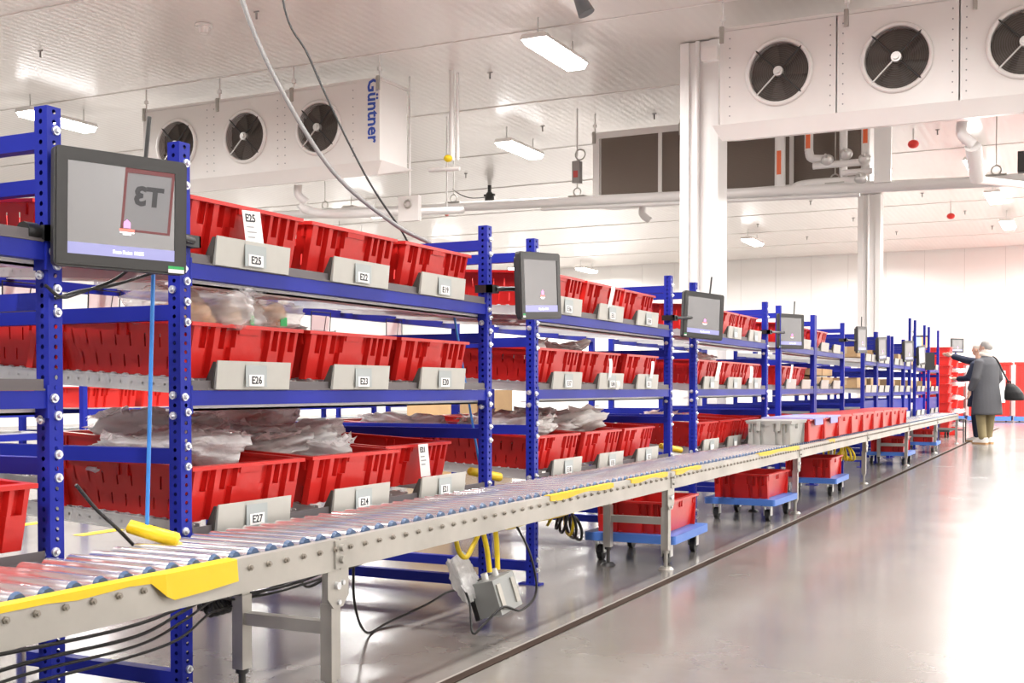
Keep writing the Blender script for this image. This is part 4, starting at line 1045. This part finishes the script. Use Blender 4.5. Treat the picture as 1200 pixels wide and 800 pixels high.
for i, (p, r) in enumerate(ck):
    p = [(x_, y_, z_+(.026, .004, -.016, -.03, 0)[i]*max(0, min(1, (2.75-y_)/.5))) for x_, y_, z_ in p]; r *= .8
    cable('conveyor_cable', 'black cable slung under the near conveyor section, %s of the bundle' % ('topmost', 'second', 'third', 'lowest', 'short thick one')[i], p, r, BCABLE)
cable('floor_cable', 'thin black cable lying in waves on the floor under the nearest rack', [(-2.2, 3.25, .42), (-2.3, 3.4, .2), (-2.45, 3.7, .02), (-2.5, 3.95, .012), (-2.45, 4.15, .05), (-2.40, 4.3, .09), (-2.30, 4.38, .05), (-2.22, 4.5, .03)], .005, BCABLE)
# coil of cable behind the near leg
t = thing('cable_coil', 'black cable coil hanging behind the near conveyor leg', 'cable coil', (-2.40, 2.80, .33))
for k in range(7):
    part('loop', MB().torus((.01*k-.02, .004*k, .0), (1, .35, .1*k), .085-.004*k, .006, 20, 6), BCABLE, t)
part('adapter', MB().b2(-.03, .03, -.06, .05, -.06, .06), DARK, t)
# control box under the conveyor
t = thing('control_box', 'grey control box hanging under the conveyor with yellow cables', 'control box', (-2.09, 4.09, .13), (.15, -.25, -.15))
part('body', MB().b2(-.055, .055, -.075, .075, -.07, .07), mat('box_grey', (.33, .34, .33), .45, metal=.2), t)
part('cover', MB().b2(-.075, -.055, -.08, .08, -.075, .075), DARK, t)
for yy in (-.04, .03): part('gland', MB().rod((0, yy, .07), (0, yy, .10), .014, 10), ALU, t)
for yy in (-.05, .05): part('latch', MB().b2(.055, .062, yy-.012, yy+.012, -.05, .05), STEEL, t)
cable('yellow_cable', 'yellow cable dropping into the control box, left one', [(-2.10, 4.05, .225), (-2.11, 4.04, .33), (-2.14, 4.04, .41), (-2.18, 4.01, .44)], .011, YCABLE)
cable('yellow_cable', 'yellow cable dropping into the control box, right one', [(-2.10, 4.12, .225), (-2.11, 4.13, .33), (-2.13, 4.15, .40), (-2.16, 4.19, .44)], .011, YCABLE)
cable('yellow_cable', 'yellow cable loop left of the control box', [(-2.12, 4.05, .43), (-2.13, 3.97, .34), (-2.13, 3.91, .30), (-2.14, 3.87, .33), (-2.15, 3.85, .42)], .010, YCABLE)
cable('yellow_cable', 'yellow cable running along under the conveyor to the second leg', [(-2.16, 4.23, .43), (-2.15, 4.29, .375), (-2.18, 4.60, .37), (-2.2, 5.00, .36), (-2.22, 5.40, .39), (-2.2, 5.70, .43)], .012, YCABLE)
cable('loop_cable', 'black cable loop around the control box', [(-2.1, 4.24, .43), (-2.02, 4.25, .28), (-2.0, 4.27, .12), (-2.02, 4.17, .06), (-2.02, 4.01, .10), (-2.05, 3.91, .05), (-2.08, 3.87, .02), (-2.12, 3.92, .12), (-2.2, 3.99, .2)], .005, BCABLE)
bag('clear plastic bag taped beside the control box', (-2.2, 4.02, .20), .5, .4, 2, (.3, 1.2))
t = thing('cable_coil', 'tangled yellow and black cables left of the first dolly', 'cable coil', (-2.42, 5.55, .32))
for k in range(6):
    part('loop', MB().torus((.02*(k-3), .02*(k % 2), -.02*k), (1, .4+.15*k, .2*(k-3)), .10-.007*k, .008, 20, 6), YCABLE if k % 3 == 0 else BCABLE, t)
part('plug', MB().rod((.05, -.16, .05), (.05, -.06, .07), .03, 12), PAPER, t)
t = thing('cable_coil', 'yellow cables bundled past the third dolly', 'cable coil', (-2.15, 11.7, .36))
for k in range(7):
    part('loop', MB().torus((.02*(k-3), .04*(k-3), -.01*k), (1, .3*k-.8, .2*(k-3)), .11-.006*k, .010, 18, 6), YCABLE, t)
# silver bin at the lower left
t = thing('steel_drum', 'shiny steel drum under the conveyor at the lower left corner', 'drum', (-2.52, 2.02, 0))
part('shell', MB().rod((0, 0, .01), (0, 0, .30), .12, 28), CHROME, t); part('rim', MB().torus((0, 0, .30), (0, 0, 1), .12, .008, 28, 6), STEEL, t); part('base_ring', MB().torus((0, 0, .012), (0, 0, 1), .12, .010, 28, 6), STEEL, t)

# ------------------------------------------------------------------ stacked totes and bulk bins at the back
t = thing('dolly', 'black dolly under the tall stack of red totes', 'dolly', (-2.62, 24.0, 0))
part('deck', MB().b2(-.3, .3, -.32, .32, .11, .15), DARKGREY, t)
for sx_ in (-1, 1):
    for sy_ in (-1, 1): part('wheel', MB().rod((sx_*.22-.015, sy_*.24, .055), (sx_*.22+.015, sy_*.24, .055), .055, 14), RUBBER, t)
for k in range(9):
    tote('red tote in the tall stack left of the people, %s from the top' % ('ninth', 'eighth', 'seventh', 'sixth', 'fifth', 'fourth', 'third', 'second', 'first')[k], (-2.62, 24.0, .152+k*.178), (0, 0, .0), M_TOTE_B, 'totes in the tall stack')
for k in range(6):
    tote('red tote in the shorter stack with white bags, %s from the top' % ('sixth', 'fifth', 'fourth', 'third', 'second', 'first')[k], (-2.60, 25.2, .003+k*.275), (0, 0, .05), M_TOTE_B, 'totes in the bagged stack')
    bag('white bag spilling from the bagged stack, %s from the top' % ('sixth', 'fifth', 'fourth', 'third', 'second', 'first')[k], (-2.36, 25.2, .003+k*.275+.20), .9, k, k, (0, 0), True)
def bulk(x, y, label, w_=1.15):
    t = thing('bulk_bin', label, 'bin', (x, y, 0))
    part('body', MB().b2(-w_/2+.05, w_/2-.05, -.5, .5, .16, 1.66), RED2, t)
    n = int(w_/.115)
    for k in range(n):
        xx = -w_/2+.06+k*(w_-.12)/(n-1); part('rib', MB().b2(xx-.022, xx+.022, -.525, -.5, .18, 1.62), RED2, t)
    part('rim', MB().b2(-w_/2, w_/2, -.54, .54, 1.62, 1.69), RED2, t)
    part('base', MB().b2(-w_/2, w_/2, -.54, .54, .04, .16), DOLLY, t)
    for sx_ in (-1, 1): part('wheel', MB().rod((sx_*w_*.38-.02, -.42, .04), (sx_*w_*.38+.02, -.42, .04), .04, 12), RUBBER, t)
    return t
for k, (x, lab) in enumerate([(-3.65, 'tall ribbed red bin behind the pointing person'), (-2.42, 'tall ribbed red bin with a white notice behind the black shoulder bag'), (-1.2, 'tall ribbed red bin at the right edge of the picture'), (.05, 'tall ribbed red bin out of the picture on the right')]):
    t = bulk(x, 36.0, lab)
    if k == 1: part('notice', MB().b2(-.1, .42, -.54, -.53, .55, 1.45), PAPER, t)
t = thing('wire_rack', 'low wire stand at the end of the conveyor before the people', 'stand', (-2.12, 21.75, 0))
part('frame', MB().rod((-.22, 0, 0), (-.22, 0, .40), .012, 6).rod((.22, 0, 0), (.22, 0, .40), .012, 6).rod((-.22, 0, .40), (.22, 0, .40), .012, 6).rod((-.22, 0, .22), (.22, 0, .22), .012, 6), DARKGREY, t)
part('frame', MB().rod((-.22, .4, 0), (-.22, .4, .40), .012, 6).rod((.22, .4, 0), (.22, .4, .40), .012, 6).rod((-.22, .4, .40), (.22, .4, .40), .012, 6).rod((.22, 0, .40), (.22, .4, .40), .012, 6).rod((-.22, 0, .40), (-.22, .4, .40), .012, 6), DARKGREY, t)

# ------------------------------------------------------------------ people
def chain(mb, pts, rs, n=12):
    pts = [Vector(p) for p in pts]
    d0 = (pts[0]-pts[1]).normalized()*rs[0]*.7; d1 = (pts[-1]-pts[-2]).normalized()*rs[-1]*.7
    P = [pts[0]+d0]+pts+[pts[-1]+d1]; rr = [rs[0]*.45]+list(rs)+[rs[-1]*.45]
    mb.tube(P, rr, n)
def torso(mb, rows, n=20):
    mb.rings([[(cx+rx*math.cos(2*math.pi*k/n), cy+ry*math.sin(2*math.pi*k/n), z) for k in range(n)] for z, cx, cy, rx, ry in rows])
def remesh(o, v, it=6):
    m = o.modifiers.new('merge', 'REMESH'); m.mode = 'VOXEL'; m.voxel_size = v; m.use_smooth_shade = True
    s = o.modifiers.new('smooth', 'SMOOTH'); s.factor = .5; s.iterations = it
def hand(mb, w_, f, side, curl_=.5):
    """w_ wrist point, f finger direction, side = thumb direction"""
    w_, f, s = Vector(w_), Vector(f).normalized(), Vector(side).normalized(); nrm = f.cross(s).normalized()
    chain(mb, [w_, w_+f*.045, w_+f*.085], [.024, .032, .034], 10)
    for k, ln in enumerate((.072, .082, .076, .058)):
        b = w_+f*.088+s*(.030-.020*k); p1 = b+f*ln*.5-nrm*.008*curl_; p2 = p1+(f*(1-curl_*.5)-nrm*curl_).normalized()*ln*.5
        chain(mb, [b-f*.02, p1, p2], [.0095, .009, .0075], 8)
    b = w_+f*.03+s*.026; p1 = b+(f*.6+s*.8).normalized()*.035; chain(mb, [b, p1, p1+(f*.9+s*.3).normalized()*.032], [.012, .0105, .0085], 8)
def head(mb, c, look):
    c = Vector(c); l = Vector(look).normalized(); r = l.cross(Vector((0, 0, 1))).normalized()
    def E(p, rx, ry, rz):   # ellipsoid oriented to look
        base = len(mb.v); mb.ell((0, 0, 0), rx, ry, rz, 14, 9)
        for i in range(base, len(mb.v)):
            q = mb.v[i]; v = Vector(p)+r*q[0]+l*q[1]+Vector((0, 0, q[2])); mb.v[i] = tuple(v)
    E(c+Vector((0, 0, .025)), .076, .095, .098); E(c+l*.022+Vector((0, 0, -.05)), .056, .066, .062)
    E(c+l*.098+Vector((0, 0, -.012)), .013, .018, .022)      # nose
    E(c+l*.082+Vector((0, 0, -.058)), .024, .012, .010)      # mouth
    for s in (-1, 1):
        E(c+l*.078+r*s*.032+Vector((0, 0, .018)), .014, .012, .009); E(c+r*s*.078+Vector((0, 0, -.005)), .012, .022, .032)
def person(label, loc, rz, legs, armL, armR, handL, handR, coat_m, coat_rows, pants_m, head_c, look, hood, hair_c=True):
    t = thing('person', label, 'person', loc, (0, 0, rz))
    b = MB(); head(b, head_c, look)
    chain(b, [(0, 0, 1.38), (0, head_c[1]*.6, 1.50), (head_c[0], head_c[1]-.01, head_c[2]-.03)], [.065, .056, .055])
    torso(b, [(.86, 0, 0, .15, .10), (1.0, 0, 0, .145, .10), (1.15, 0, 0, .14, .10), (1.3, 0, 0, .165, .11), (1.42, 0, 0, .15, .09), (1.46, 0, 0, .08, .06)])
    for L in legs: chain(b, L, [.078, .056, .042])
    for A, h in ((armL, handL), (armR, handR)):
        chain(b, A, [.050, .040, .028]); hand(b, A[-1], h[0], h[1], h[2])
    o = part('body', b, SKIN, t); remesh(o, .0065, 3)
    c = MB(); torso(c, coat_rows, 24)
    for A in (armL, armR):
        e = Vector(A[1]); w_ = Vector(A[2]); chain(c, [A[0], e, e+(w_-e)*.90], [.082, .068, .056], 14)
    o = part('coat', c, coat_m, t); remesh(o, .014, 6)
    p = MB()
    for L in legs:
        k, a = Vector(L[1]), Vector(L[2]); chain(p, [L[0], k, a+Vector((0, 0, .02))], [.100, .082, .070], 14)
    torso(p, [(.80, 0, 0, .16, .115), (.92, 0, 0, .165, .12), (1.0, 0, 0, .15, .11)])
    o = part('trousers', p, pants_m, t); remesh(o, .014, 4)
    for L, sgn in zip(legs, (-1, 1)):
        ax, ay, az = L[2]; s = MB()
        sole = [(ax+.052*x, ay+y) for x, y in ((-.8, -.085), (.8, -.085), (1, .03), (1.0, .13), (.6, .19), (-.6, .19), (-1.0, .13), (-1, .03))]
        so = part('sole', MB().prism(sole, 'z', 0, .028), SOLE, None)
        s2 = MB()
        s2.rings([[(ax+(px-ax)*k, ay+(py-ay)*k2+dy, z) for px, py in sole] for z, k, k2, dy in ((.026, .98, .98, 0), (.06, .95, .94, -.005), (.085, .80, .62, -.035), (.115, .72, .45, -.045))])
        sh = part('shoe', s2, SHOE, t); so.parent = sh
    return t
# front person: long grey coat, seen from behind-left
pA = person('person in a long grey coat and olive trousers with a black shoulder bag', (-1.50, 21.35, 0), math.radians(58),
  [[(-.10, 0, .88), (-.115, .03, .48), (-.12, -.02, .09)], [(.10, 0, .88), (.12, .01, .48), (.13, .06, .09)]],
  [(-.20, 0, 1.40), (-.30, .0, 1.12), (-.27, .13, .92)], [(.20, 0, 1.40), (.29, -.04, 1.12), (.26, .10, .93)],
  ((.1, .25, -.95), (.4, .9, 0), .5), ((-.1, .25, -.95), (-.4, .9, 0), .5),
  GCOAT, [(.50, 0, -.01, .285, .225), (.52, 0, -.01, .29, .23), (.75, 0, -.01, .275, .205), (1.0, 0, 0, .25, .175), (1.2, 0, 0, .245, .165), (1.36, 0, -.005, .235, .145), (1.44, 0, -.005, .19, .115), (1.49, 0, 0, .11, .085), (1.53, 0, .01, .085, .075)],
  KHAKI, (0, .035, 1.645), (-.25, 1, -.1), None)
sc = MB(); sc.torus((0, .02, 1.53), (0, -.25, 1), .075, .040, 24, 10); sc.ell((0, .0, 1.575), .092, .100, .075); remesh(part('scarf', sc, SCARF, pA), .012, 4)
hr = MB(); hr.ell((0, .015, 1.695), .088, .100, .088); hr.ell((0, -.03, 1.655), .080, .075, .085); remesh(part('hair', hr, HAIR, pA), .010, 4)
sb = MB(); sb.tube(spline([(.14, .10, 1.30), (.14, .03, 1.49), (.13, -.10, 1.44), (.17, -.20, 1.22), (.19, -.30, 1.04)], 8), .016, 8); part('bag_strap', sb, BAGC, pA)
bgb = thing('shoulder_bag', 'black cloth bag hanging on the back of the grey coated person', 'bag', (0, 0, 0))
bm = MB(); bm.rings([[(.20+.10*a*k1, -.40+.19*b*k2+dy, z) for a, b in [(math.cos(q*math.pi/8), math.sin(q*math.pi/8)) for q in range(16)]] for z, k1, k2, dy in ((.745, .75, .85, 0), (.77, 1, 1, 0), (.88, 1, .9, .02), (.98, .7, .6, .06), (1.035, .35, .35, .09))])
o = part('pouch', bm, BAGC, bgb); remesh(o, .012, 5)
part('handle', MB().tube(spline([(.2, -.30, 1.0), (.19, -.33, 1.06), (.2, -.26, 1.08), (.2, -.24, 1.0)], 6), .010, 6), BAGC, bgb)
bgb.location = pA.location; bgb.rotation_euler = pA.rotation_euler
# second person: navy coat, pointing left
pB = person('person in a dark navy coat pointing left towards the racks', (-1.67, 22.2, 0), math.radians(75),
  [[(-.10, 0, .86), (-.11, .03, .47), (-.11, 0, .09)], [(.10, 0, .86), (.11, .03, .47), (.12, .02, .09)]],
  [(-.19, .02, 1.38), (-.20, .30, 1.10), (-.14, .40, 1.13)][:1]+[(-.24, .12, 1.13), (-.16, .34, 1.12)], [(.19, .02, 1.40), (.16, .30, 1.46), (.10, .54, 1.54)],
  ((.2, .95, .05), (.9, 0, .4), .5), ((-.15, .95, .25), (-.6, 0, .8), .45),
  NAVY, [(.62, 0, 0, .26, .20), (.64, 0, 0, .265, .205), (.85, 0, 0, .25, .185), (1.05, 0, 0, .235, .165), (1.2, 0, 0, .235, .16), (1.35, 0, 0, .225, .14), (1.43, 0, 0, .18, .11), (1.48, 0, .01, .09, .08)],
  NAVY, (0, .045, 1.64), (.1, 1, .0), None)
hr = MB(); hr.ell((0, .025, 1.695), .090, .104, .080); hr.ell((0, -.02, 1.65), .080, .080, .08); remesh(part('hair_net', hr, SCARF, pB), .010, 4)
